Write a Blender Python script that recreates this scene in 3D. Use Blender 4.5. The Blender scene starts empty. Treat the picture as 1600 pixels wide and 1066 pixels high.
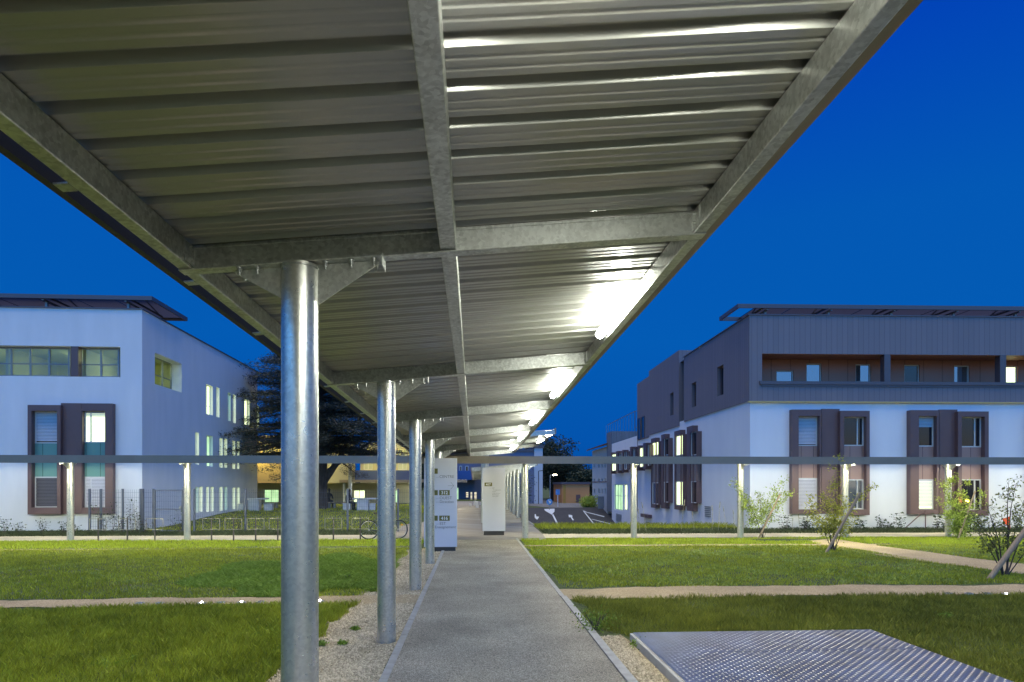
import bpy, bmesh, math, random
import numpy as np
from mathutils import Vector, Matrix

R = math.radians
scene = bpy.context.scene
COL = scene.collection
random.seed(7)
RNG = np.random.default_rng(11)

# ------------------------------------------------------------------ camera
PSI = R(3.22)
EYE = 2.0
FPX, CXP, HOR = 1066.7, 800.0, 757.0
cam_d = bpy.data.cameras.new('camera')
cam_d.lens = 24.0; cam_d.sensor_width = 36.0
cam_d.shift_y = (HOR - 533.0) / 1600.0
cam_d.clip_start = 0.05; cam_d.clip_end = 4000
cam = bpy.data.objects.new('camera', cam_d); COL.objects.link(cam)
cam.location = (0, 0, EYE); cam.rotation_euler = (R(90), 0, -PSI)
scene.camera = cam
scene.view_settings.view_transform = 'Standard'
scene.view_settings.look = 'None'
scene.view_settings.gamma = 1.0
scene.view_settings.exposure = 0.0
scene.render.engine = 'CYCLES'
scene.cycles.use_denoising = True
scene.cycles.max_bounces = 7
scene.cycles.diffuse_bounces = 4
scene.cycles.glossy_bounces = 4
scene.cycles.sample_clamp_indirect = 12.0
scene.cycles.blur_glossy = 1.0
scene.cycles.use_light_tree = True
scene.cycles.caustics_reflective = False
scene.cycles.caustics_refractive = False

# ------------------------------------------------------------------ world: dusk sky, deep blue ahead, paler after-glow behind
w = bpy.data.worlds.new('World'); scene.world = w; w.use_nodes = True
nt = w.node_tree; nt.nodes.clear()
N = nt.nodes.new; L = nt.links.new
out = N('ShaderNodeOutputWorld'); bg = N('ShaderNodeBackground'); L(bg.outputs[0], out.inputs[0])
tc = N('ShaderNodeTexCoord'); sep = N('ShaderNodeSeparateXYZ'); L(tc.outputs['Generated'], sep.inputs[0])
def ramp(tree, stops, fac=None):
    r = tree.nodes.new('ShaderNodeValToRGB')
    e = r.color_ramp.elements
    while len(e) > 1: e.remove(e[-1])
    e[0].position = stops[0][0]; e[0].color = (*stops[0][1], 1)
    for p, c in stops[1:]:
        q = e.new(p); q.color = (*c, 1)
    if fac is not None: tree.links.new(fac, r.inputs[0])
    return r
front = ramp(nt, [(0.0, (0.001, 0.072, 0.33)), (0.06, (0.001, 0.088, 0.42)), (0.2, (0.001, 0.105, 0.455)),
                  (0.34, (0.001, 0.098, 0.460)), (0.52, (0.0005, 0.056, 0.470)), (0.66, (0.0005, 0.05, 0.45)), (0.8, (0.001, 0.10, 0.8)), (1.0, (0.001, 0.10, 0.85))], sep.outputs[2])
back = ramp(nt, [(0.0, (0.50, 0.46, 0.36)), (0.05, (0.44, 0.46, 0.42)), (0.13, (0.24, 0.60, 1.2)), (0.28, (0.04, 0.72, 2.15)), (0.5, (0.01, 0.44, 1.6)), (0.8, (0.001, 0.10, 0.8)), (1.0, (0.001, 0.10, 0.85))], sep.outputs[2])
mr = N('ShaderNodeMapRange'); mr.interpolation_type = 'SMOOTHSTEP'
mr.inputs['From Min'].default_value = 0.12; mr.inputs['From Max'].default_value = -0.75
dot = N('ShaderNodeVectorMath'); dot.operation = 'DOT_PRODUCT'; dot.inputs[1].default_value = (0.06, 0.998, 0)
L(tc.outputs['Generated'], dot.inputs[0]); L(dot.outputs['Value'], mr.inputs['Value'])
mx = N('ShaderNodeMixRGB'); L(mr.outputs[0], mx.inputs[0]); L(front.outputs[0], mx.inputs[1]); L(back.outputs[0], mx.inputs[2])
L(mx.outputs[0], bg.inputs[0]); bg.inputs[1].default_value = 1.0

# very soft warm overhead fill, added to brighten the lawns beyond the lamps' reach
sd = bpy.data.lights.new('fill_sun', 'SUN'); sd.energy = 2.8; sd.angle = R(42); sd.color = (1.0, .92, .56)
so = bpy.data.objects.new('fill_sun', sd); COL.objects.link(so); so.rotation_euler = (R(6), R(-3), 0); so.location = (0, 0, 30)

# ------------------------------------------------------------------ view helpers (turn measurements of the photo into places)
SN, CN = math.sin(PSI), math.cos(PSI)
def ray(u, v):
    a = (u - CXP) / FPX; b = (HOR - v) / FPX
    return Vector((SN + a * CN, CN - a * SN, b))
def G(u, v, z=0.0):
    d = ray(u, v); t = (z - EYE) / d.z
    return Vector((d.x * t, d.y * t, z))
def atY(u, v, Y):
    d = ray(u, v); t = Y / d.y
    return Vector((d.x * t, Y, EYE + d.z * t))

# ------------------------------------------------------------------ mesh builder
class MB:
    def __init__(s): s.v = []; s.f = []; s.mi = []; s.sm = []
    def add(s, vs, fs, mi=0, smooth=False):
        n = len(s.v); s.v += [tuple(p) for p in vs]
        for f in fs:
            s.f.append([i + n for i in f]); s.mi.append(mi); s.sm.append(smooth)
    def box(s, x0, x1, y0, y1, z0, z1, m=None, mi=0):
        P = [(x, y, z) for z in (z0, z1) for y in (y0, y1) for x in (x0, x1)]
        if m: P = [m(*p) for p in P]
        s.add(P, [(0, 2, 3, 1), (4, 5, 7, 6), (0, 1, 5, 4), (2, 6, 7, 3), (0, 4, 6, 2), (1, 3, 7, 5)], mi)
    def quad(s, a, b, c, d, mi=0): s.add([a, b, c, d], [(0, 1, 2, 3)], mi)
    def tube(s, p0, p1, r0, r1=None, n=8, caps=True, mi=0, smooth=True):
        p0, p1 = Vector(p0), Vector(p1); r1 = r0 if r1 is None else r1
        d = (p1 - p0)
        if d.length < 1e-6: return
        d.normalize()
        up = Vector((0, 0, 1)) if abs(d.z) < .95 else Vector((1, 0, 0))
        a = d.cross(up).normalized(); b = d.cross(a)
        vs = []
        for p, r in ((p0, r0), (p1, r1)):
            for i in range(n):
                t = 2 * math.pi * i / n
                vs.append(p + a * (r * math.cos(t)) + b * (r * math.sin(t)))
        s.add(vs, [(i, (i + 1) % n, n + (i + 1) % n, n + i) for i in range(n)], mi, smooth)
        if caps:
            s.add(vs, [tuple(range(n))[::-1], tuple(range(n, 2 * n))], mi)
    def path(s, pts, rs, n=6, mi=0):
        for i in range(len(pts) - 1):
            s.tube(pts[i], pts[i + 1], rs[i], rs[i + 1], n, caps=(i in (0, len(pts) - 2)), mi=mi)
    def ring(s, c, r, axis='y', tr=.015, n=20, k=6, mi=0):
        vs = []
        for i in range(n):
            t = 2 * math.pi * i / n
            for j in range(k):
                q = 2 * math.pi * j / k
                rr = r + tr * math.cos(q); o = tr * math.sin(q)
                if axis == 'y': p = (c[0] + rr * math.cos(t), c[1] + o, c[2] + rr * math.sin(t))
                elif axis == 'x': p = (c[0] + o, c[1] + rr * math.cos(t), c[2] + rr * math.sin(t))
                else: p = (c[0] + rr * math.cos(t), c[1] + rr * math.sin(t), c[2] + o)
                vs.append(p)
        fs = [(i * k + j, i * k + (j + 1) % k, ((i + 1) % n) * k + (j + 1) % k, ((i + 1) % n) * k + j) for i in range(n) for j in range(k)]
        s.add(vs, fs, mi, True)
    def build(s, name, mats, parent=None, recalc=True, bevel=0, loc=None):
        me = bpy.data.meshes.new(name)
        me.from_pydata(s.v, [], s.f)
        if not isinstance(mats, (list, tuple)): mats = [mats]
        for m_ in mats: me.materials.append(m_)
        me.polygons.foreach_set('material_index', s.mi)
        me.polygons.foreach_set('use_smooth', s.sm)
        if recalc:
            bm = bmesh.new(); bm.from_mesh(me)
            bmesh.ops.recalc_face_normals(bm, faces=bm.faces); bm.to_mesh(me); bm.free()
        me.update()
        o = bpy.data.objects.new(name, me); COL.objects.link(o)
        if parent: o.parent = parent
        if loc: o.location = loc
        if bevel:
            b = o.modifiers.new('bevel', 'BEVEL'); b.width = bevel; b.segments = 2; b.limit_method = 'ANGLE'
            b.harden_normals = False
        return o
def tag(o, label=None, cat=None, group=None, kind=None):
    if label: o['label'] = label
    if cat: o['category'] = cat
    if group: o['group'] = group
    if kind: o['kind'] = kind
    return o
def empty(name, loc=(0, 0, 0), rz=0.0):
    o = bpy.data.objects.new(name, None); COL.objects.link(o)
    o.location = loc; o.rotation_euler = (0, 0, rz); o.empty_display_size = .1
    return o
def kids(o): return [c for c in COL.objects if c.parent == o]
def dup(o, parent=None):
    c = o.copy(); COL.objects.link(c); c.parent = parent
    for k in list(o.children): dup(k, c)
    return c
def np_mesh(name, verts, nper, mats, parent=None, smooth=False, attr=None, midx=None):
    """verts (n*nper,3); each run of nper vertices is one face"""
    me = bpy.data.meshes.new(name); nv = len(verts); nf = nv // nper
    me.vertices.add(nv); me.vertices.foreach_set('co', np.asarray(verts, dtype=np.float32).ravel())
    me.loops.add(nv); me.loops.foreach_set('vertex_index', np.arange(nv, dtype=np.int32))
    me.polygons.add(nf); me.polygons.foreach_set('loop_start', np.arange(0, nv, nper, dtype=np.int32))
    for m_ in (mats if isinstance(mats, (list, tuple)) else [mats]): me.materials.append(m_)
    if midx is not None: me.polygons.foreach_set('material_index', midx.astype(np.int32))
    me.update(calc_edges=True)
    if attr is not None:
        a = me.attributes.new('tone', 'FLOAT', 'FACE'); a.data.foreach_set('value', attr.astype(np.float32))
    o = bpy.data.objects.new(name, me); COL.objects.link(o)
    if parent: o.parent = parent
    return o

# ------------------------------------------------------------------ materials
MATS = {}
def mat(name, col=(.5, .5, .5), rough=.6, metal=0.0, var=None, vscale=5.0, bump=0.0, bscale=40.0, emit=None, estr=0.0, coat=0.0,
        rvar=0.0, detail=5.0, trans=0.0, stretch=None, spec=.5):
    m = bpy.data.materials.new(name); m.use_nodes = True
    t = m.node_tree; b = t.nodes['Principled BSDF']
    b.inputs['Base Color'].default_value = (*col, 1); b.inputs['Roughness'].default_value = rough
    b.inputs['Metallic'].default_value = metal; b.inputs['Coat Weight'].default_value = coat
    b.inputs['Specular IOR Level'].default_value = spec
    co = t.nodes.new('ShaderNodeTexCoord'); vec = co.outputs['Object']
    if stretch:
        mp = t.nodes.new('ShaderNodeMapping'); mp.inputs['Scale'].default_value = stretch
        t.links.new(vec, mp.inputs[0]); vec = mp.outputs[0]
    if var:
        nz = t.nodes.new('ShaderNodeTexNoise'); nz.inputs['Scale'].default_value = vscale; nz.inputs['Detail'].default_value = detail
        t.links.new(vec, nz.inputs['Vector'])
        r = ramp(t, [(.28, col), (.72, var)], nz.outputs[0]); t.links.new(r.outputs[0], b.inputs['Base Color'])
        if rvar:
            q = t.nodes.new('ShaderNodeMapRange'); q.inputs['To Min'].default_value = rough - rvar; q.inputs['To Max'].default_value = rough + rvar
            t.links.new(nz.outputs[0], q.inputs[0]); t.links.new(q.outputs[0], b.inputs['Roughness'])
    if bump:
        n2 = t.nodes.new('ShaderNodeTexNoise'); n2.inputs['Scale'].default_value = bscale; n2.inputs['Detail'].default_value = 4
        t.links.new(vec, n2.inputs['Vector'])
        bp = t.nodes.new('ShaderNodeBump'); bp.inputs['Strength'].default_value = bump; bp.inputs['Distance'].default_value = .02
        t.links.new(n2.outputs[0], bp.inputs['Height']); t.links.new(bp.outputs[0], b.inputs['Normal'])
    if emit:
        b.inputs['Emission Color'].default_value = (*emit, 1); b.inputs['Emission Strength'].default_value = estr
    MATS[name] = m
    return m
def galv(name, lo, hi, rough=.38, metal=.9):
    m = mat(name, lo, rough, metal); t = m.node_tree; b = t.nodes['Principled BSDF']
    co = t.nodes.new('ShaderNodeTexCoord')
    n1 = t.nodes.new('ShaderNodeTexNoise'); n1.inputs['Scale'].default_value = 3.2; n1.inputs['Detail'].default_value = 8; n1.inputs['Distortion'].default_value = .8
    vo = t.nodes.new('ShaderNodeTexVoronoi'); vo.inputs['Scale'].default_value = 48
    n3 = t.nodes.new('ShaderNodeTexNoise'); n3.inputs['Scale'].default_value = 28; n3.inputs['Detail'].default_value = 6
    for q in (n1, vo, n3): t.links.new(co.outputs['Object'], q.inputs['Vector'])
    a = t.nodes.new('ShaderNodeMath'); a.operation = 'MULTIPLY_ADD'; a.inputs[1].default_value = .25
    sp = t.nodes.new('ShaderNodeSeparateColor'); t.links.new(vo.outputs['Color'], sp.inputs[0])
    t.links.new(sp.outputs[0], a.inputs[0])
    a2 = t.nodes.new('ShaderNodeMath'); a2.operation = 'MULTIPLY_ADD'; a2.inputs[1].default_value = .45
    t.links.new(n3.outputs[0], a2.inputs[0]); 
    a3 = t.nodes.new('ShaderNodeMath'); a3.operation = 'MULTIPLY'; a3.inputs[1].default_value = .55; t.links.new(n1.outputs[0], a3.inputs[0])
    t.links.new(a3.outputs[0], a2.inputs[2]); t.links.new(a2.outputs[0], a.inputs[2])
    r = ramp(t, [(.42, lo), (.8, hi)], a.outputs[0]); t.links.new(r.outputs[0], b.inputs['Base Color'])
    q = t.nodes.new('ShaderNodeMapRange'); q.inputs['From Min'].default_value = .35; q.inputs['From Max'].default_value = .85
    q.inputs['To Min'].default_value = rough + .06; q.inputs['To Max'].default_value = rough - .05
    t.links.new(a.outputs[0], q.inputs[0]); t.links.new(q.outputs[0], b.inputs['Roughness'])
    bp = t.nodes.new('ShaderNodeBump'); bp.inputs['Strength'].default_value = .05; bp.inputs['Distance'].default_value = .006
    t.links.new(n3.outputs[0], bp.inputs['Height']); t.links.new(bp.outputs[0], b.inputs['Normal'])
    return m

M_GALV = galv('galvanised_steel', (.42, .42, .39), (.70, .71, .67), .38)
M_POST = galv('galvanised_post_steel', (.56, .55, .50), (.76, .75, .69), .31, .82)
M_SHEET = mat('roof_sheet_metal', (.39, .38, .345), .30, .55, var=(.43, .42, .385), vscale=.6, coat=.35)
M_RIM = mat('dark_rim_steel', (.05, .045, .04), .6, .2)
M_FASCIA = mat('fascia_metal', (.27, .225, .17), .5, .35, var=(.31, .26, .20), vscale=2, bump=.05)
M_BOLT = mat('bolt_steel', (.62, .62, .6), .3, .95)
M_WHITEWALL = mat('white_render', (.77, .78, .78), .9, var=(.85, .85, .85), vscale=1.6, bump=.12, bscale=60, stretch=(1, 1, .22), detail=8)
M_WHITEWALL_LIT = mat('lamplit_white_render', (.84, .84, .84), .9, var=(.90, .90, .89), vscale=1.4, bump=.12, bscale=60, stretch=(1, 1, .25), detail=8)  # lighter copy of the white render; extra lamp light painted into its colour
M_TUBE = mat('lamp_diffuser', (.9, .9, .9), .4, emit=(.96, 1.0, .90), estr=115)
M_TUBE2 = mat('lamp_diffuser_warm', (.9, .9, .9), .4, emit=(1.0, .99, .72), estr=310)
M_HOUSING = mat('lamp_housing', (.62, .63, .62), .45)
M_CLEAR = bpy.data.materials.new('clear_glass'); M_CLEAR.use_nodes = True
_t = M_CLEAR.node_tree; _t.nodes.clear(); _o = _t.nodes.new('ShaderNodeOutputMaterial'); _m = _t.nodes.new('ShaderNodeMixShader'); _m.inputs[0].default_value = .07
_a = _t.nodes.new('ShaderNodeBsdfTransparent'); _g = _t.nodes.new('ShaderNodeBsdfGlossy'); _g.inputs['Roughness'].default_value = .03
_t.links.new(_a.outputs[0], _m.inputs[1]); _t.links.new(_g.outputs[0], _m.inputs[2]); _t.links.new(_m.outputs[0], _o.inputs[0])
def boards(name, col, var, pitch, axis=0, rough=.55, joint=.35):
    m = mat(name, col, rough, .25); t = m.node_tree; b = t.nodes['Principled BSDF']
    co = t.nodes.new('ShaderNodeTexCoord'); sp = t.nodes.new('ShaderNodeSeparateXYZ'); t.links.new(co.outputs['Object'], sp.inputs[0])
    ad = t.nodes.new('ShaderNodeMath'); ad.operation = 'ADD'
    t.links.new(sp.outputs[0], ad.inputs[0]); t.links.new(sp.outputs[1], ad.inputs[1])
    src = ad.outputs[0] if axis == 0 else sp.outputs[2]
    dv = t.nodes.new('ShaderNodeMath'); dv.operation = 'DIVIDE'; dv.inputs[1].default_value = pitch; t.links.new(src, dv.inputs[0])
    fr = t.nodes.new('ShaderNodeMath'); fr.operation = 'FRACT'; t.links.new(dv.outputs[0], fr.inputs[0])
    fl = t.nodes.new('ShaderNodeMath'); fl.operation = 'FLOOR'; t.links.new(dv.outputs[0], fl.inputs[0])
    wn = t.nodes.new('ShaderNodeTexWhiteNoise'); wn.noise_dimensions = '1D'; t.links.new(fl.outputs[0], wn.inputs['W'])
    r = ramp(t, [(0, col), (1, var)], wn.outputs['Value'])
    gt = t.nodes.new('ShaderNodeMath'); gt.operation = 'GREATER_THAN'; gt.inputs[1].default_value = .06; t.links.new(fr.outputs[0], gt.inputs[0])
    mxx = t.nodes.new('ShaderNodeMixRGB'); mxx.inputs[1].default_value = (col[0] * joint, col[1] * joint, col[2] * joint, 1)
    t.links.new(gt.outputs[0], mxx.inputs[0]); t.links.new(r.outputs[0], mxx.inputs[2]); t.links.new(mxx.outputs[0], b.inputs['Base Color'])
    bp = t.nodes.new('ShaderNodeBump'); bp.inputs['Strength'].default_value = .6; bp.inputs['Distance'].default_value = .02
    t.links.new(gt.outputs[0], bp.inputs['Height']); t.links.new(bp.outputs[0], b.inputs['Normal'])
    return m
M_CLAD = boards('dark_board_cladding', (.225, .195, .205), (.245, .212, .222), .24, joint=.6)
M_BROWN = mat('brown_metal_panel', (.15, .092, .088), .45, .2, var=(.17, .105, .10), vscale=1.5)
M_BROWNL = boards('brown_loggia_boards', (.38, .175, .12), (.41, .19, .13), .9, joint=.7)
M_SALMON = boards('salmon_panel', (.38, .24, .20), (.40, .26, .21), .55, joint=.5)
M_GREENP = boards('green_panel', (.16, .34, .28), (.17, .36, .30), .6, joint=.5)
M_FRAME = mat('pale_window_frame', (.66, .66, .62), .5)
M_GREYF = mat('grey_window_frame', (.25, .27, .30), .4, .4)
M_DARKG = mat('dark_glass', (.012, .014, .02), .04, 0, spec=.9)
M_BLUEG = mat('sky_reflecting_glass', (.34, .36, .40), .03, .75, spec=1.0)
M_BLIND = mat('pale_blind', (.72, .70, .70), .6)
M_BLINDD = mat('dark_blind', (.13, .12, .12), .5)
def litmat(name, c, s, var=.5, scale=1.6):
    m = mat(name, (.4, .4, .4), .12); t = m.node_tree; b = t.nodes['Principled BSDF']
    co = t.nodes.new('ShaderNodeTexCoord'); nz = t.nodes.new('ShaderNodeTexNoise'); nz.inputs['Scale'].default_value = scale; nz.inputs['Detail'].default_value = 3
    t.links.new(co.outputs['Object'], nz.inputs['Vector'])
    r = ramp(t, [(.35, tuple(x * (1 - var) for x in c)), (.6, c)], nz.outputs[0]); t.links.new(r.outputs[0], b.inputs['Emission Color'])
    b.inputs['Emission Strength'].default_value = s
    return m
M_LIT = litmat('lit_room', (.85, 1.0, .52), 2.1, .2)
M_LITG = litmat('green_lit_room', (.60, 1.0, .48), 1.1, .3)
M_LITW = litmat('warm_lit_room', (1.0, .86, .52), .95, .35, 3)
M_LITY = litmat('yellow_lit_room', (.42, .46, .10), .42, .55, .8)
M_DIMY = litmat('dim_lit_room', (.30, .33, .05), .75, .45, .8); M_DIMY.node_tree.nodes['Principled BSDF'].inputs['Specular IOR Level'].default_value = .15; M_DIMY.node_tree.nodes['Principled BSDF'].inputs['Base Color'].default_value = (.02, .02, .02, 1)
M_CONC = mat('concrete', (.40, .38, .34), .85, var=(.52, .50, .44), vscale=6, bump=.2, bscale=50)
M_PV = mat('solar_panel', (.012, .016, .04), .12, .2, coat=.6)
M_PVF = mat('roof_frame_metal', (.14, .12, .13), .45, .5)
M_WHITEP = mat('white_sign_panel', (.68, .68, .74), .4, coat=.1, var=(.71, .71, .77), vscale=1)
M_BLACKP = mat('dark_plinth', (.045, .04, .035), .5)
M_OLIVE = mat('olive_label', (.16, .15, .035), .5)
M_INK = mat('grey_ink', (.22, .22, .24), .6)
M_INKL = mat('faint_ink', (.45, .46, .50), .6)
M_WHITEI = mat('white_ink', (.85, .85, .82), .5)
M_BARK = mat('bark', (.05, .038, .032), .9, var=(.10, .08, .065), vscale=9, bump=.6, bscale=20, stretch=(1, 1, .25))
M_STAKE = mat('weathered_wood', (.30, .21, .13), .8, var=(.42, .32, .21), vscale=12, bump=.3, bscale=30, stretch=(4, 4, .5))
def leafmat(name, c0, c1, trans=.35, rough=.6, ns=1.1, lo_=.2, hi_=.75):
    m = bpy.data.materials.new(name); m.use_nodes = True; t = m.node_tree
    b = t.nodes['Principled BSDF']; b.inputs['Roughness'].default_value = rough
    at = t.nodes.new('ShaderNodeAttribute'); at.attribute_name = 'tone'
    ge = t.nodes.new('ShaderNodeNewGeometry'); nz = t.nodes.new('ShaderNodeTexNoise'); nz.inputs['Scale'].default_value = ns; nz.inputs['Detail'].default_value = 6
    t.links.new(ge.outputs['Position'], nz.inputs['Vector'])
    ad = t.nodes.new('ShaderNodeMath'); ad.operation = 'MULTIPLY_ADD'; ad.inputs[1].default_value = .5
    t.links.new(at.outputs['Fac'], ad.inputs[0])
    sc_ = t.nodes.new('ShaderNodeMath'); sc_.operation = 'MULTIPLY'; sc_.inputs[1].default_value = .6; t.links.new(nz.outputs[0], sc_.inputs[0])
    t.links.new(sc_.outputs[0], ad.inputs[2])
    r = ramp(t, [(lo_, c0), (hi_, c1)], ad.outputs[0]); t.links.new(r.outputs[0], b.inputs['Base Color'])
    tr = t.nodes.new('ShaderNodeBsdfTranslucent'); t.links.new(r.outputs[0], tr.inputs[0])
    ms = t.nodes.new('ShaderNodeMixShader'); ms.inputs[0].default_value = trans
    o = t.nodes['Material Output']; t.links.new(b.outputs[0], ms.inputs[1]); t.links.new(tr.outputs[0], ms.inputs[2]); t.links.new(ms.outputs[0], o.inputs[0])
    return m
M_GRASS = leafmat('grass_blades', (.15, .18, .006), (.60, .64, .045), ns=2.6, lo_=.3, hi_=.82)
M_GRASS2 = leafmat('lush_grass_blades', (.085, .15, .012), (.27, .40, .045))
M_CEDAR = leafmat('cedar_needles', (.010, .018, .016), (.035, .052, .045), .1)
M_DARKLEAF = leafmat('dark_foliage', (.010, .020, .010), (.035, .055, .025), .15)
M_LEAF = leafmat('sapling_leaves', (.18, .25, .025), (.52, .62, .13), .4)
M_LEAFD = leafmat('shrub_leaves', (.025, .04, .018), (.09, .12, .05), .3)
M_STALK = mat('dry_stalk', (.42, .40, .26), .8)
# ------------------------------------------------------------------ ground and paths (structure)
def sstep(a, b, x):
    t = max(0.0, min(1.0, (x - a) / (b - a))); return t * t * (3 - 2 * t)
RAMP_Y1, RAMP_Z1, RAMP_SL = 69.0, -.39, .155
def pit(y):
    if y >= RAMP_Y1: return RAMP_Z1
    return max(-2.0, RAMP_Z1 - RAMP_SL * (RAMP_Y1 - y))
def hgt(x, y):
    h = .36 * sstep(31.5, 43, y) * sstep(-2.2, -5, x)
    if 2.95 < x < 40 and y > 33.5:
        e = sstep(33.5, 37, y)
        h = pit(y) * e
    return h
xs = sorted(set([-1500, -600, -250, -120, -80, -60] + [i * 1.0 for i in range(-45, 3)] + [2.0, 2.5, 2.9, 2.951, 3.2] + [i * 1.0 for i in range(4, 46)] + [60, 80, 120, 250, 600, 1500]))
ys = sorted(set([-300, -100, -40, -20] + [i * 1.0 for i in range(-12, 30)] + [30 + i * .75 for i in range(60)] + [76, 80, 86, 95, 110, 140, 200, 350, 700, 1800]))
mb = MB()
vs = [(x, y, hgt(x, y)) for y in ys for x in xs]
nx = len(xs)
mb.add(vs, [(j * nx + i, j * nx + i + 1, (j + 1) * nx + i + 1, (j + 1) * nx + i) for j in range(len(ys) - 1) for i in range(nx - 1)])
def soilmat():
    m = mat('lawn_soil', (.05, .06, .015), .95); t = m.node_tree; b = t.nodes['Principled BSDF']
    ge = t.nodes.new('ShaderNodeNewGeometry')
    n1 = t.nodes.new('ShaderNodeTexNoise'); n1.inputs['Scale'].default_value = .6; n1.inputs['Detail'].default_value = 9
    n2 = t.nodes.new('ShaderNodeTexNoise'); n2.inputs['Scale'].default_value = 14; n2.inputs['Detail'].default_value = 6
    for q in (n1, n2): t.links.new(ge.outputs['Position'], q.inputs['Vector'])
    r1 = ramp(t, [(.3, (.05, .075, .014)), (.55, (.075, .10, .022)), (.75, (.11, .10, .035))], n1.outputs[0])
    r2 = ramp(t, [(.3, (.4, .4, .4)), (.7, (1.3, 1.3, 1.3))], n2.outputs[0])
    mm = t.nodes.new('ShaderNodeMixRGB'); mm.blend_type = 'MULTIPLY'; mm.inputs[0].default_value = 1
    t.links.new(r1.outputs[0], mm.inputs[1]); t.links.new(r2.outputs[0], mm.inputs[2]); t.links.new(mm.outputs[0], b.inputs['Base Color'])
    bp = t.nodes.new('ShaderNodeBump'); bp.inputs['Distance'].default_value = .05; t.links.new(n2.outputs[0], bp.inputs['Height']); t.links.new(bp.outputs[0], b.inputs['Normal'])
    return m
M_SOIL = soilmat()
tag(mb.build('ground', M_SOIL, recalc=False), kind='structure')

def speckle(name, c0, c1, c2, scale=90, bump=.5, rough=.9, patch=(.8, 1.1)):
    m = mat(name, c0, rough); t = m.node_tree; b = t.nodes['Principled BSDF']
    ge = t.nodes.new('ShaderNodeNewGeometry')
    vo = t.nodes.new('ShaderNodeTexVoronoi'); vo.inputs['Scale'].default_value = scale
    n1 = t.nodes.new('ShaderNodeTexNoise'); n1.inputs['Scale'].default_value = .9; n1.inputs['Detail'].default_value = 8
    for q in (vo, n1): t.links.new(ge.outputs['Position'], q.inputs['Vector'])
    sp = t.nodes.new('ShaderNodeSeparateColor'); t.links.new(vo.outputs['Color'], sp.inputs[0])
    r1 = ramp(t, [(.1, c0), (.5, c1), (.95, c2)], sp.outputs[0])
    r2 = ramp(t, [(.3, (patch[0],) * 3), (.7, (patch[1],) * 3)], n1.outputs[0])
    mm = t.nodes.new('ShaderNodeMixRGB'); mm.blend_type = 'MULTIPLY'; mm.inputs[0].default_value = 1
    t.links.new(r1.outputs[0], mm.inputs[1]); t.links.new(r2.outputs[0], mm.inputs[2]); t.links.new(mm.outputs[0], b.inputs['Base Color'])
    bp = t.nodes.new('ShaderNodeBump'); bp.inputs['Strength'].default_value = bump; bp.inputs['Distance'].default_value = .01
    t.links.new(vo.outputs['Distance'], bp.inputs['Height']); t.links.new(bp.outputs[0], b.inputs['Normal'])
    return m
M_PATH = speckle('washed_aggregate', (.17, .145, .10), (.38, .325, .225), (.62, .54, .40), 120, .7, .85, (.72, 1.15))
M_SAND = speckle('sandy_gravel', (.28, .21, .10), (.38, .29, .155), (.50, .39, .23), 60, .4, .95)
M_PALE = speckle('pale_gravel', (.50, .44, .30), (.60, .53, .38), (.72, .64, .47), 40, .3, .9)
M_STONE = mat('gravel_stone', (.26, .22, .15), .85, var=(.50, .44, .33), vscale=25)
M_GRAVB = speckle('gravel_bed', (.24, .18, .09), (.36, .28, .16), (.48, .39, .24), 50, .8, .95)
M_SLAB = boards('grey_paving_boards', (.30, .26, .20), (.40, .36, .29), .9, axis=0, rough=.8, joint=.6)
M_ASPH = speckle('asphalt', (.020, .021, .026), (.030, .031, .037), (.05, .052, .06), 60, .3, .85)
M_PAINT = mat('road_paint', (.55, .60, .68), .7, var=(.42, .47, .55), vscale=6)
M_KERB = mat('kerb_stone', (.33, .31, .27), .85, var=(.46, .44, .38), vscale=7, bump=.25, bscale=40)

def nz1(x, s=0.0): return (math.sin(x * 1.7 + s) + .6 * math.sin(x * 4.1 + 2 * s + 1) + .35 * math.sin(x * 9.3 + s * 3) + .25 * math.sin(x * 23.1 + s)) / 2.2
def strip(name, A, B, z, m, jit=.06, step=.12, uneven=None):
    """sheet between polylines A and B (same number of points), edges roughened"""
    mb = MB(); pa = []; pb = []
    for i in range(len(A) - 1):
        a0, a1, b0, b1 = Vector(A[i]), Vector(A[i + 1]), Vector(B[i]), Vector(B[i + 1])
        n = max(1, int((a1 - a0).length / step))
        for k in range(n + (1 if i == len(A) - 2 else 0)):
            f = k / n; pa.append(a0.lerp(a1, f)); pb.append(b0.lerp(b1, f))
    vs = []
    for k, (a, b) in enumerate(zip(pa, pb)):
        d = (b - a).normalized(); s = k * step
        a2 = a + d * jit * nz1(s, 1); b2 = b + d * jit * nz1(s, 4)
        vs += [(a2.x, a2.y, z), (b2.x, b2.y, z)]
    mb.add(vs, [(2 * i, 2 * i + 1, 2 * i + 3, 2 * i + 2) for i in range(len(pa) - 1)])
    return tag(mb.build(name, m, recalc=False), kind='structure')

# main path with kerbs
PX0, PX1 = -.865, 1.525
mb = MB(); mb.box(PX0, PX1, -8, 24.3, -.2, .022); tag(mb.build('path', M_PATH), kind='structure')
mb = MB()
for k in range(33):
    y0 = -8 + k * 1.0
    if y0 > 20.4: break
    mb.box(PX0 - .088, PX0 - .001, y0, y0 + .992, -.2, .034 + .003 * math.sin(k * 7))
for k in range(33):
    y0 = -8 + k * 1.0
    dx = 0.03 if y0 < 11.5 else 0
    mb.box(PX1 + .001 + dx * .3, PX1 + .085 + dx, y0, y0 + .992, -.2, .034 + .003 * math.sin(k * 5))
tag(mb.build('kerb', M_KERB, bevel=.006), kind='structure')
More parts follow.
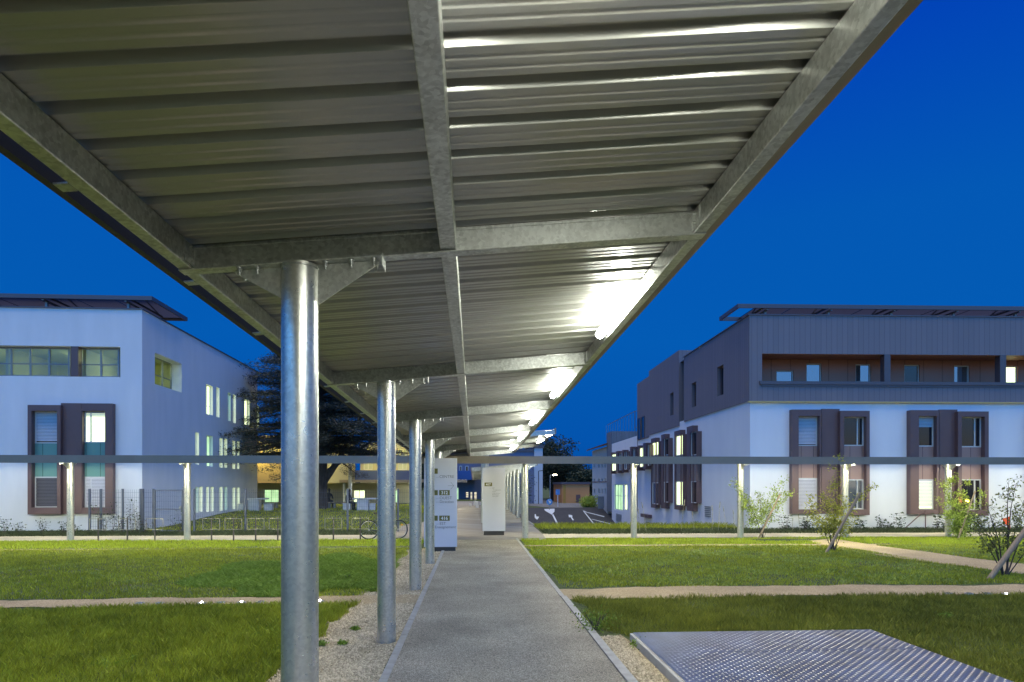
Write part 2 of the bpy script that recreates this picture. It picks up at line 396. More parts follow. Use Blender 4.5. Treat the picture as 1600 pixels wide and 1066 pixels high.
# paved area beyond
mb = MB()
mb.add([(-2.2, 24.31, .016), (2.6, 24.31, .016), (2.75, 27, .016), (2.9, 36, .016), (2.9, 80, .016), (-4.4, 80, .016), (-4.4, 40, .016), (-3.2, 27, .016)], [(0, 1, 2, 3, 4, 5, 6, 7)])
tag(mb.build('pavement', M_SLAB, recalc=False), kind='structure')
mb = MB(); mb.box(2.86, 2.95, 33, 80, -2.4, .06); tag(mb.build('kerb_wall', M_KERB), kind='structure')
# gravel strip beside the posts
strip('gravel_strip', [(-2.12, -8), (-2.05, 7.5), (-1.97, 12), (-1.92, 16), (-1.75, 21.4)], [(-.95, -8), (-.95, 7.5), (-.95, 12), (-.95, 16), (-.95, 21.4)], .005, M_GRAVB, jit=.05)
strip('gravel_strip', [(PX1 + .08, -8), (PX1 + .08, 6.5), (PX1 + .08, 8.2)], [(2.6, -8), (2.25, 6.5), (1.95, 9.0)], .005, M_GRAVB, jit=.03)
# sandy cross path, thin path, pale cross path under the far canopy
strip('sandy_path', [(-30, 11.15), (-9, 11.35), (-4, 11.55), (-1.0, 11.5)], [(-30, 12.0), (-9, 12.2), (-4, 12.3), (-1.0, 12.35)], .010, M_SAND, jit=.13)
strip('sandy_path', [(1.62, 11.7), (5, 11.9), (12, 11.75), (28, 11.6)], [(1.62, 12.95), (5, 13.15), (12, 12.9), (28, 12.9)], .010, M_SAND, jit=.15)
strip('thin_sandy_path', [(-32, 20.9), (-14, 21.45), (-7.5, 21.55)], [(-32, 21.35), (-14, 21.78), (-7.5, 21.68)], .008, M_SAND, jit=.04)
strip('thin_sandy_path', [(1.62, 22.05), (9, 21.8), (14, 21.7)], [(1.62, 22.3), (9, 22.2), (14, 22.1)], .008, M_SAND, jit=.04)
strip('pale_path', [(-34, 24.75), (-3, 24.9), (2.7, 25.2), (34, 25.0)], [(-34, 27.3), (-3, 27.2), (2.7, 27.4), (34, 27.0)], .009, M_PALE, jit=.08)
lo = [G(u, v).xy for u, v in ((1262, 846), (1313, 859), (1404, 873), (1500, 885), (1700, 912))]
up = [G(u, v).xy for u, v in ((1300, 842), (1370, 853), (1440, 862), (1520, 873), (1700, 893))]
strip('curved_path', [tuple(p) for p in lo], [tuple(p) for p in up], .013, M_SAND, jit=.05)
# parking ramp asphalt
mb = MB(); yy = [34.5 + i * .75 for i in range(46)] + [69.0]
vs = []
for y in yy: vs += [(2.96, y, hgt(3.2, y) + .012), (16, y, hgt(3.2, y) + .012)]
mb.add(vs, [(2 * i, 2 * i + 1, 2 * i + 3, 2 * i + 2) for i in range(len(yy) - 1)])
tag(mb.build('parking_asphalt', M_ASPH, recalc=False), kind='structure')
mb = MB(); mb.add([(8, 69.1, RAMP_Z1 + .02), (30, 69.1, RAMP_Z1 + .02), (30, 105, RAMP_Z1 + .02), (4, 105, RAMP_Z1 + .02), (4, 84, RAMP_Z1 + .02)], [(0, 1, 2, 3, 4)])
tag(mb.build('road', speckle('pale_road', (.10, .10, .10), (.14, .14, .14), (.20, .20, .20), 50, .2), recalc=False), kind='structure')
def onramp(u, v, dz=.02):
    d = ray(u, v); best = None
    t = 35.0
    while t < 90:
        y = d.y * t; z = EYE + d.z * t
        if z <= pit(y) + .012: break
        t += .05
    return Vector((d.x * t, d.y * t, pit(d.y * t) + .012 + dz * .4))
def marking(pts):
    mb = MB(); P = [onramp(*p) for p in pts]
    mb.add(P, [tuple(range(len(P)))]); return mb
Z = lambda x, y: (820 + x / 7.106, 680 + y / 7.106)
marks = [[(215, 822), (330, 818), (330, 850), (300, 885), (225, 840)], [(302, 885), (318, 880), (378, 1000), (362, 1005)],
         [(486, 885), (520, 890), (532, 903), (522, 908), (545, 945), (532, 948), (508, 912), (490, 915)],
         [(110, 880), (122, 878), (128, 905), (160, 908), (138, 942), (118, 925), (110, 915)],
         [(645, 842), (655, 840), (793, 1010), (780, 1013)],
         [(672, 856), (700, 858), (884, 902), (880, 912)], [(735, 934), (755, 934), (965, 986), (960, 993)],
         [(650, 838), (700, 860), (694, 864), (652, 846)]]
mb = MB()
for q in marks:
    P = [onramp(*Z(*p)) for p in q]; mb.add(P, [tuple(range(len(P)))])
tag(mb.build('road_markings', M_PAINT, recalc=False), kind='structure')
# distant hills
mb = MB(); vs = []
for i in range(81):
    x = -900 + i * 26
    h = 6 + 16 * sstep(-100, 220, x) * (1 - .5 * sstep(220, 700, x)) + 3.5 * nz1(x * .013, 2)
    vs += [(x, 900, -5), (x, 900, h), (x, 1150, h * 1.3), ]
mb.add(vs, [(3 * i + j, 3 * i + 3 + j, 3 * i + 4 + j, 3 * i + 1 + j) for i in range(80) for j in (0, 1)])
tag(mb.build('hills', mat('hill_woods', (.03, .04, .04), .95, var=(.05, .06, .05), vscale=.02), recalc=False), kind='structure')

# ------------------------------------------------------------------ canopies
SHEET_PROF = [(0, 0), (.045, 0), (.052, .006), (.068, .006), (.075, 0), (.115, 0), (.122, .006), (.138, .006), (.145, 0), (.190, 0), (.203, .050), (.266, .050), (.284, 0)]
PITCH = .29
def _fillet(P, r=.005):
    out = []
    for i, p in enumerate(P):
        a = Vector(P[i - 1]) if i else Vector((P[-1][0] - .29, P[-1][1])); b = Vector(P[i + 1]) if i < len(P) - 1 else Vector((.29, 0)); p = Vector(p)
        da, db = (a - p), (b - p); ra, rb = min(r, da.length * .4), min(r, db.length * .4)
        if abs(da.normalized().dot(db.normalized()) + 1) < .002: out.append(tuple(p)); continue
        s, e = p + da.normalized() * ra, p + db.normalized() * rb
        for f in (0, .33, .67, 1): out.append(tuple(s.lerp(p, f).lerp(p.lerp(e, f), f)))
    return [(max(x, 0), y) for x, y in out]
SHEET_FINE = _fillet(SHEET_PROF)
def canopy(name, label, group, cmap, zb, lo, hi, l0, l1, beams, posts, cpost=None, lamps=(), lampgroup='', lamplabel=None, fasc=(.02, .24), rim=True,
           fine=True, tubemat=None, lampz=.06, purlin=True, ground=lambda p: 0.0, bay_end=True):
    """c = across, l = along; cmap(c,l,z)->world. members hang in the tilted plane zb(c,l)."""
    root = empty(name, cmap((lo + hi) / 2, l0, 0)); tag(root, label, 'canopy', group)
    inv = root.location.copy()
    def m(c, l, dz): p = Vector(cmap(c, l, zb(c, l) + dz)); return p - inv
    def mg(c, l, z): return Vector(cmap(c, l, z)) - inv
    E = .08
    allb = sorted(beams)
    edges = allb
    segs = [(edges[i], edges[i + 1]) for i in range(len(edges) - 1)]
    # edge beams (box), purlin per bay, roof sheet per bay
    for (a, b) in segs:
        a2, b2 = a + .006, b - .006
        mb = MB(); mb.box(lo, lo + E, a2, b2, 0, .15, m); mb.build('edge_beam', M_GALV, root, bevel=.006 if fine else 0)
        mb = MB(); mb.box(hi - E, hi, a2, b2, 0, .15, m); mb.build('edge_beam', M_GALV, root, bevel=.006 if fine else 0)
        if purlin:
            mid = (lo + hi) / 2
            mb = MB(); mb.box(mid - .05, mid + .05, a2 + .06, b2 - .005, .003, .148, m); mb.build('purlin', M_GALV, root, bevel=.005 if fine else 0)
        # sheet
        mb = MB(); n = int(round((b - a) / PITCH)); pt = (b - a) / n; prof = []
        for k in range(n):
            for (q, h) in SHEET_FINE: prof.append((a + k * pt + q * pt / PITCH, h))
        prof.append((b, 0))
        vs = []
        nc = 4
        for (l, h) in prof:
            for j in range(nc + 1):
                c = lo + .0 + (hi - lo) * j / nc
                vs.append(m(c, l, .156 + h))
        fs = [(i * (nc + 1) + j, i * (nc + 1) + j + 1, (i + 1) * (nc + 1) + j + 1, (i + 1) * (nc + 1) + j) for i in range(len(prof) - 1) for j in range(nc)]
        mb.add(vs, fs)
        o = mb.build('roof_sheet', M_SHEET, root, recalc=False)
        s = o.modifiers.new('thickness', 'SOLIDIFY'); s.thickness = .0015; s.offset = 1
    for bl in allb:
        mb = MB()
        mb.box(lo + E, hi - E, bl - .004, bl + .004, .0, .15, m)
        mb.box(lo + E, hi - E, bl + .004, bl + .062, .141, .15, m)
        mb.box(lo + .002, hi - .002, bl - .035, bl + .062, -.011, -.002, m)
        mb.box(lo + E, hi - E, bl - .012, bl - .004, .128, .149, m)
        mb.build('cross_beam', M_GALV, root, bevel=.002 if fine else 0)
        if fine:
            for (cc, s) in ((lo + E, 1), (hi - E, -1)):
                mb = MB(); mb.box(cc + s * .0005, cc + s * .009, bl - .14, bl - .005, .012, .135, m)
                for dz in (.045, .105): mb.tube(m(cc + s * .009, bl - .075, dz), m(cc + s * .026, bl - .075, dz), .012, n=6)
                mb.build('joint_plate', M_GALV, root)
            mid = (lo + hi) / 2
            for dz in (.04, .11): mb = MB(); mb.tube(m(mid - .075, bl - .004, dz), m(mid - .075, bl - .02, dz), .009, n=6); mb.build('bolt', M_BOLT, root)
    if rim:
        mb = MB()
        mb.box(lo - .075, lo - .067, l0, l1, 0, .085, m); mb.box(lo - .105, lo - .075, l0, l1, 0, .006, m)
        mb.build('gutter_rim', M_RIM, root)
        k = l0 + .7
        while k < l1:
            mb = MB(); mb.box(lo - .067, lo - .001, k - .04, k + .04, .0, .008, m); k += 1.4
            mb.build('rim_spacer', M_GALV, root)
    mb = MB(); mb.box(hi + .004, hi + .05, l0, l1, fasc[0], fasc[1], m)
    mb.box(hi + .004, hi + .062, l0, l1, fasc[0] - .012, fasc[0] - .0005, m)
    mb.build('fascia', M_FASCIA, root)
    if not rim:
        mb = MB(); mb.box(lo - .05, lo - .004, l0, l1, fasc[0], fasc[1], m); mb.build('fascia', M_FASCIA, root)
    for pl in posts:
        c = cpost; base = mg(c, pl, 0); g = ground(pl)
        top = m(c, pl, -.03)
        mb = MB(); mb.tube((base.x, base.y, g - .05), (top.x, top.y, top.z + .008), .1145, n=32 if fine else 16)
        p = mb.build('post', M_POST, root)
        if fine:
            for (zz_, rr_, tt_) in ((top.z - .47, .1140, .002), (top.z - .012, .1145, .006)):
                q = MB(); q.ring((base.x, base.y, zz_), rr_, 'z', tt_, 24, 4); q.build('weld_seam', M_GALV, p)
        mb = MB()
        mb.box(c - .42, c + .52, pl - .075, pl + .085, -.024, -.012, m)
        mb.box(c + .521, c + .529, pl - .075, pl + .085, -.075, .0, m)
        for (c0, c1, h) in ((c - .108, c - .40, .20), (c + .108, c + .50, .26)):
            for s in (-1,):
                P = [m(c0, pl - .006, -.026), m(c1, pl - .006, -.026), m(c1, pl - .006, -.045), m(c0, pl - .006, -.026 - h)]
                Q = [m(c0, pl + .006, -.026), m(c1, pl + .006, -.026), m(c1, pl + .006, -.045), m(c0, pl + .006, -.026 - h)]
                mb.add(P + Q, [(0, 1, 2, 3), (4, 7, 6, 5), (0, 4, 5, 1), (1, 5, 6, 2), (2, 6, 7, 3), (3, 7, 4, 0)])
        br = mb.build('bracket', M_GALV, root, bevel=.002 if fine else 0)
        if fine:
            for dc in (-.36, -.25, .17, .33, .47):
                for dl in (-.05, .055):
                    q = MB(); q.tube(m(c + dc, pl + dl, -.025), m(c + dc, pl + dl, -.035), .020, n=12)
                    q.tube(m(c + dc, pl + dl, -.035), m(c + dc, pl + dl, -.052), .015, n=6)
                    q.tube(m(c + dc, pl + dl, -.052), m(c + dc, pl + dl, -.075), .008, n=8)
                    q.build('bolt', M_BOLT, br)
    # strip lights: things of their own
    for i, ll in enumerate(lamps):
        wc = lambda c, l, dz: Vector(cmap(c, l, zb(c, l) + dz))
        cl, sg = hi - .17, 1
        if isinstance(ll, tuple): ll, _k = ll; cl, sg = (lo + hi) / 2 + .14, -1
        pos = wc(cl, ll, lampz)
        e = empty('strip_light', pos)
        tag(e, lamplabel(i), 'strip light', lampgroup)
        ax = (wc(cl, ll + .75, lampz) - wc(cl, ll - .75, lampz)) / 1.5
        ac = (wc(cl + sg * .08, ll, lampz) - wc(cl, ll, lampz)).normalized()
        mb = MB(); mb.tube(-ax * .70, ax * .70, .044, n=14); mb.tube(-ax * .70, -ax * .735, .044, .022, n=14); mb.tube(ax * .70, ax * .735, .044, .022, n=14); mb.build('diffuser', tubemat or M_TUBE, e)
        mb = MB()
        for s in (-.45, .45): mb.tube(ax * s + ac * .045, ax * s + ac * .088, .02, n=8)
        mb.tube(-ax * .69 + ac * .054, ax * .69 + ac * .054, .012, n=6)
        mb.build('housing', M_HOUSING, e)
    return root

zmain = lambda c, l: 3.498 + .0895 * (c + .114) - .0206 * (l - 4.4)
mainmap = lambda c, l, z: (c, l, z)
beams_m = [4.4 - 4.35 * 3, 4.4 - 4.35 * 2, 4.4 - 4.35, 4.4, 8.72, 13.02, 17.32, 21.62, 25.9]
ordn = ['nearest the camera', 'second along', 'third along', 'fourth along', 'fifth along', 'sixth along', 'seventh along', 'last along']
canopy('walkway_canopy', 'long galvanised canopy over the grey path, starting overhead', None, mainmap, zmain, -1.84, 1.515, beams_m[0], beams_m[-1],
       beams_m, [-4.3, .05, 4.4, 8.72, 13.02, 17.32, 21.62], -1.1, lamps=[-3.0, (1.42, .5), 1.36, 6.52, 10.87, 15.17, 19.47, 23.5], lampz=.03, lampgroup='strip lights under the main canopy',
       lamplabel=lambda i: ['strip light under the canopy behind the viewer', 'strip light on the middle purlin just overhead', 'strip light on the right edge beam just overhead', 'largest glowing strip light on the canopy edge above the path',
                            'second glowing strip light on the canopy edge above the path', 'third glowing strip light on the canopy edge above the path',
                            'fourth glowing strip light on the canopy edge above the path', 'fifth and farthest strip light on the near canopy edge'][i])
# far cross canopy: c runs toward the viewer, l = world X
zcross = lambda c, l: 2.805 - .042 * (c + 1.1)
crossmap = lambda c, l, z: (l, 24.0 - c, z)
cb = [-14.3 + 4.05 * k for k in range(-4, 13)]
cpo = [x for k, x in enumerate(cb)]
canopy('walkway_canopy', 'long low canopy crossing the far lawn in front of both buildings', None, crossmap, zcross, -1.84, 1.515, cb[0], cb[-1],
       cb, cpo, -1.1, lamps=[x + 2.0 for x in cb[2:-1] if abs(x + 1.6) > 2.5], lampgroup='strip lights under the crossing canopy', fasc=(.0, .235), rim=False, fine=False, tubemat=M_TUBE2,
       lamplabel=lambda i: 'hidden strip light behind the fascia of the crossing canopy')
# second and third canopy beyond
z2 = lambda c, l: 4.02 + .0895 * (c - 3.25) - .006 * (l - 27)
b2 = [27.2, 31.4, 35.6]
canopy('walkway_canopy', 'short raised canopy stepping up just beyond the crossing canopy', None, mainmap, z2, -.2, 3.25, 27.2, 35.6, b2, [27.5, 35.3], .5,
       lamps=[28.0, 32.0], lampgroup='strip lights under the raised canopy', fine=False, rim=False,
       lamplabel=lambda i: ['upper strip light on the raised canopy behind the near one', 'lower strip light on the raised canopy behind the near one'][i])
z3 = lambda c, l: 3.0 + .0895 * (c - 3.3) - .006 * (l - 36)
b3 = [36.2 + 4.3 * k for k in range(0, 10)]
canopy('walkway_canopy', 'far canopy running beside the railing to the blue building', None, mainmap, z3, -.1, 3.35, b3[0], b3[-1], b3, b3, 2.65,
       lamps=[l + 2.1 for l in b3[:7]], lampgroup='strip lights along the railing', fine=False, rim=False,
       lamplabel=lambda i: 'strip light under the far canopy by the railing, ' + ordn[i])
z4 = lambda c, l: 2.2 - .02 * c
b4 = [-11, -7, -3.0, -.6]
canopy('walkway_canopy', 'low white canopy on posts seen between the two sign panels', None, lambda c, l, z: (l, 58.0 - c, z), z4, -1.5, 1.2, b4[0], b4[-1], b4, [-10.8, -3.6], 0.3,
       lamps=[-9, -5, -1.8], lampgroup='strip lights in the background', fine=False, rim=False, fasc=(0, .2), lamplabel=lambda i: 'hidden strip light of the low white background canopy')

# ------------------------------------------------------------------ sign panels
def text(body, size, loc, parent, m, align='LEFT', name='lettering', rot=(R(90), 0, 0), bold=0.0):
    c = bpy.data.curves.new(name, 'FONT'); c.body = body; c.size = size; c.align_x = align; c.extrude = .0008; c.offset = bold
    c.materials.append(m)
    t_ = bpy.data.objects.new('tmp', c); COL.objects.link(t_); bpy.context.view_layer.update()
    me = bpy.data.meshes.new_from_object(t_.evaluated_get(bpy.context.evaluated_depsgraph_get())); bpy.data.objects.remove(t_)
    o = bpy.data.objects.new(name, me); COL.objects.link(o); o.parent = parent; o.location = loc; o.rotation_euler = rot
    return o
def totem(label, u0, u1, vb, vt, vpl, Y, build):
    p0 = atY(u0, vb, Y); p1 = atY(u1, vb, Y); w_ = p1.x - p0.x
    zt = atY(u0, vt, Y).z; zp = atY(u0, vpl, Y).z
    e = empty('sign_totem', ((p0.x + p1.x) / 2, Y + .06, 0)); tag(e, label, 'sign')
    mb = MB(); mb.box(-w_ / 2, w_ / 2, -.06, .06, zp, zt); mb.build('panel', M_WHITEP, e, bevel=.006)
    mb = MB(); mb.box(-w_ / 2 + .045, w_ / 2 - .045, -.045, .045, -.02, zp - .001); mb.build('plinth', M_BLACKP, e)
    def loc(u, v): q = atY(u, v, Y); return (q.x - e.location.x, -.064, q.z)
    build(e, loc); return e
def label_box(e, loc, u0, u1, v0, v1, body, m=M_OLIVE):
    a = loc(u0, v1); b = loc(u1, v0)
    mb = MB(); mb.box(a[0], b[0], -.0635, -.0602, a[2], b[2]); p = mb.build('number_plate', m, e)
    if body:
        h = b[2] - a[2]
        text(body, h * .88, ((a[0] + b[0]) / 2, -.066, a[2] + h * .2), e, M_WHITEI, 'CENTER', bold=.004)
Q1 = lambda x, y: (655 + x / 6.66, 710 + y / 6.66)
def t1(e, loc):
    for (y0, y1, n) in ((148, 203, None), (373, 426, '312'), (638, 692, '416')):
        label_box(e, loc, Q1(174, 0)[0] - 9, Q1(193, 0)[0], Q1(0, y0)[1], Q1(0, y1)[1], None)
        if n: label_box(e, loc, Q1(208, 0)[0], Q1(318, 0)[0], Q1(0, y0)[1], Q1(0, y1)[1], n)
    for (x, y, s, b) in ((210, 246, .118, 'CENTRE'), (212, 468, .118, 'OUEST'), (212, 505, .108, 'Direction'), (212, 734, .118, 'EST'), (163, 770, .112, 'Enseignement')):
        text(b, s, loc(*Q1(x, y)), e, M_INK)
    for (y) in (244, 466, 503, 732):
        text('vers', .06, loc(*Q1(172, y)), e, M_INKL)
    a, b = loc(*Q1(298, 327)), loc(*Q1(360, 327)); c, d = loc(*Q1(328, 290)), loc(*Q1(328, 364))
    mb = MB()
    for p, q in ((a, b), (c, b), (d, b)): mb.tube(p, q, .0045, n=4)
    mb.build('arrow', M_INK, e)
totem('white sign panel with direction texts standing left of the path', 662.6, 714, 862, 716, 855, 20.35, t1)
Q2 = lambda x, y: (740 + x / 8.53, 720 + y / 8.53)
def t2(e, loc):
    label_box(e, loc, Q2(146, 0)[0], Q2(246, 0)[0], Q2(0, 292)[1], Q2(0, 340)[1], '417')
    for (x, y, s, b, m_) in ((248, 372, .06, 'EST', M_INK), (258, 396, .055, 'Enseignement', M_INK), (250, 417, .05, 'Amphi', M_INK), (250, 440, .05, 'Salles de cours', M_INK), (250, 460, .05, 'Bibliotheque', M_INK), (250, 480, .05, 'Laboratoire', M_INK), (208, 370, .05, 'vers', M_INKL)):
        text(b, s, loc(*Q2(x, y)), e, m_)
totem('white sign panel with one number plate at the far end of the path', 754, 789.5, 837, 731, 830, 26.6, t2)

# ------------------------------------------------------------------ checker plate cover
e = empty('floor_hatch', (3.6, 6.9, 0)); tag(e, 'raised checker plate cover on a concrete curb beside the path', 'hatch')
mb = MB(); X0, X1, Y0, Y1, ZT = 1.985 - 3.6, 5.16 - 3.6, 4.6 - 6.9, 8.60 - 6.9, .105
mb.box(X0, X0 + .12, Y0, Y1, -.1, ZT); mb.box(X1 - .12, X1, Y0, Y1, -.1, ZT)
mb.box(X0 + .12, X1 - .12, Y1 - .10, Y1, -.1, ZT); mb.box(X0 + .12, X1 - .12, Y0, Y0 + .12, -.1, ZT)
mb.build('concrete_curb', M_CONC, e, bevel=.01)
M_PLATE = mat('checker_plate_steel', (.36, .33, .29), .33, .85, var=(.48, .49, .50), vscale=2.5, rvar=.07)
for (ya, yb) in ((Y0 + .03, 7.57 - 6.9 - .004), (7.57 - 6.9 + .004, Y1 - .015)):
    mb = MB(); mb.box(X0 + .04, X1 - .015, ya, yb, ZT + .001, ZT + .012); 
    pitch = .05; ny = int((yb - ya) / pitch); nxx = int((X1 - X0 - .06) / pitch)
    zz = ZT + .0122
    for j in range(ny):
        for i in range(nxx):
            cx = X0 + .06 + (i + .5) * pitch; cy = ya + (j + .5) * pitch; s = 1 if (i + j) % 2 else -1
            l_, w_ = .015, .0065
            dx, dy = (.7071, .7071 * s)
            mb.add([(cx - dx * l_, cy - dy * l_, zz), (cx + dy * w_, cy - dx * w_, zz), (cx + dx * l_, cy + dy * l_, zz), (cx - dy * w_, cy + dx * w_, zz),
                    (cx - dx * l_ * .4, cy - dy * l_ * .4, zz + .0045), (cx + dx * l_ * .4, cy + dy * l_ * .4, zz + .0045)],
                   [(0, 1, 4), (1, 2, 5), (1, 5, 4), (2, 3, 5), (3, 0, 4), (3, 4, 5)])
    mb.build('checker_plate', M_PLATE, e)
# ------------------------------------------------------------------ buildings
class Bld:
    def __init__(s, name, label, u, v, ang, side, depthY=None):
        s.o = G(u, v) if depthY is None else Vector((atY(u, 757, depthY).x, depthY, 0))
        s.ang = R(ang); s.side = side
        s.e = empty(name, s.o, s.ang); tag(s.e, label, 'building')
        c, n = math.cos(s.ang), math.sin(s.ang)
        s.ax = Vector((c, n, 0)); s.ay = Vector((-n, c, 0))
    def _hit(s, u, v, nrm, org):
        d = ray(u, v); c0 = Vector((0, 0, EYE))
        t = (org - c0).dot(nrm) / d.dot(nrm); return c0 + d * t
    def F(s, u, v, off=0):   # front plane, 'off' metres proud of it
        org = s.o - s.ay * off
        p = s._hit(u, v, s.ay, org) - s.o
        return p.dot(s.ax), p.z
    def S(s, u, v, off=0):
        org = s.o + s.ax * (off * s.side)
        p = s._hit(u, v, s.ax, org) - s.o
        return p.dot(s.ay), p.z
    def mF(s, a, o, z): return (a, -o, z)
    def mS(s, a, o, z): return (o * s.side, a, z)
def wallmesh(mb, m, a0, a1, z0, z1, holes=(), depth=.25, off=0.0, mi=0, thick=None, mir=None):
    A = sorted(set([a0, a1] + [x for h in holes for x in h[:2] if a0 < x < a1])); Zs = sorted(set([z0, z1] + [x for h in holes for x in h[2:4] if z0 < x < z1]))
    for i in range(len(A) - 1):
        for j in range(len(Zs) - 1):
            ca, cz = (A[i] + A[i + 1]) / 2, (Zs[j] + Zs[j + 1]) / 2
            if any(h[0] < ca < h[1] and h[2] < cz < h[3] for h in holes): continue
            mb.quad(m(A[i], off, Zs[j]), m(A[i + 1], off, Zs[j]), m(A[i + 1], off, Zs[j + 1]), m(A[i], off, Zs[j + 1]), mi)
    for h in holes:
        b0, b1, c0, c1 = h[:4]; d = off - (h[4] if len(h) > 4 else depth); r = mi if mir is None else mir
        mb.quad(m(b0, off, c0), m(b1, off, c0), m(b1, d, c0), m(b0, d, c0), r); mb.quad(m(b0, off, c1), m(b1, off, c1), m(b1, d, c1), m(b0, d, c1), r)
        mb.quad(m(b0, off, c0), m(b0, off, c1), m(b0, d, c1), m(b0, d, c0), r); mb.quad(m(b1, off, c0), m(b1, off, c1), m(b1, d, c1), m(b1, d, c0), r)
KIND = {'dark': M_DARKG, 'sky': M_BLUEG, 'lit': M_LIT, 'green': M_LITG, 'warm': M_LITW, 'yellow': M_LITY, 'dimy': M_DIMY, 'clear': M_CLEAR}
def window(b, m, a0, a1, z0, z1, off, kind, frame=None, mull=(), trans=(), blind=None, fw=.05, parent=None):
    frame = frame or M_FRAME
    mb = MB()
    mb.box(a0, a0 + fw, off - .05, off + .02, z0, z1, m); mb.box(a1 - fw, a1, off - .05, off + .02, z0, z1, m)
    mb.box(a0 + fw, a1 - fw, off - .05, off + .018, z0, z0 + fw, m); mb.box(a0 + fw, a1 - fw, off - .05, off + .018, z1 - fw, z1, m)
    for f in mull: x = a0 + (a1 - a0) * f; mb.box(x - fw * .5, x + fw * .5, off - .045, off + .022, z0 + fw, z1 - fw, m)
    for f in trans: x = z0 + (z1 - z0) * f; mb.box(a0 + fw, a1 - fw, off - .044, off + .012, x - fw * .35, x + fw * .35, m)
    w_ = mb.build('window', frame, parent or b.e)
    mb = MB(); mb.box(a0 + fw * .6, a1 - fw * .6, off - .032, off - .022, z0 + fw * .6, z1 - fw * .6, m)
    mb.build('pane', KIND[kind], w_)
    if blind:
        zb0, bm = blind   # down to fraction, material
        zz = z1 - fw; zend = z0 + fw + (z1 - z0) * zb0
        mb = MB()
        while zz > zend:
            P = [m(a0 + fw, off + .012, zz), m(a1 - fw, off + .012, zz), m(a1 - fw, off + .04, zz - .052), m(a0 + fw, off + .04, zz - .052)]
            mb.add(P, [(0, 1, 2, 3)]); zz -= .062
        mb.build('blind', bm, w_)
    return w_

# ---- right building
RB = Bld('campus_building', 'three storey building with dark top floor and white base at right', 1172, 827.5, -1.2, -1)
zt = RB.F(1172, 493)[1]; zm = RB.F(1172, 627)[1]
XE = 26.0; DE = 9.0
fx = lambda u: RB.F(u, 757)[0]
# upper dark block front with loggia
lg = (fx(1190), XE + .5, RB.F(1190, 600)[1], RB.F(1190, 553)[1])
mb = MB(); wallmesh(mb, RB.mF, -.06, XE, zm, zt, [(lg[0], XE - .01, lg[2], lg[3], 1.35)], off=.05, mi=0, mir=1)
mb.build('upper_wall', [M_CLAD, M_BROWNL], RB.e, recalc=False)
wins = [(1213, 1240, 579, 597.5, 'sky'), (1260, 1284, 568, 597.5, 'sky'), (1337, 1361, 569, 597.5, 'sky'), (1413, 1437, 570, 598, 'dark'), (1491, 1515, 571, 599, 'sky'), (1571, 1590, 572, 600, 'lit'), (1650, 1674, 572, 600, 'dark')]
LD = 1.3
wr = []
for (u0, u1, v0, v1, k) in wins:
    x0, z1_ = RB.F(u0, v0, .05 - LD); x1, z0_ = RB.F(u1, v1, .05 - LD); wr.append((x0, x1, max(z0_, lg[2] + .05), z1_, k))
mb = MB(); wallmesh(mb, RB.mF, lg[0], XE, lg[2] - .2, lg[3], [(a, b_, c, d) for a, b_, c, d, k in wr], .12, off=.05 - LD)
mb.build('loggia_wall', M_BROWNL, RB.e, recalc=False)
for (a, b_, c, d, k) in wr: window(RB, RB.mF, a, b_, c, d, .05 - LD - .08, k, trans=())
mb = MB()
for u0, u1 in ((1381, 1390.5), (1561.5, 1571)):
    mb = MB(); mb.box(fx(u0), fx(u1), -.28, .045, lg[2] + .001, lg[3] - .001, RB.mF); mb.build('pillar', M_PVF, RB.e)
mb = MB(); mb.box(lg[0] - .12, XE, .052, .13, lg[2] - .03, lg[2] + .11, RB.mF); mb.box(lg[0] - .03, XE, .052, .085, lg[2] - .13, lg[2] - .032, RB.mF)
mb.build('ledge', M_PVF, RB.e)
mb = MB(); mb.box(-.12, XE, -.3, .09, zt, zt + .05, RB.mF); mb.box(-.10, .3, -RB.S(1070, 757)[0], -.301, zt, zt + .05, RB.mF); mb.build('parapet_cap', M_PVF, RB.e)
mb = MB(); mb.box(-.12, XE, .0, .10, zm - .07, zm - .002, RB.mF); mb.build('cornice', mat('flashing_painted_glow', (.55, .42, .18), .6), RB.e)  # ochre colour paints in the thin yellow glow line under the dark block
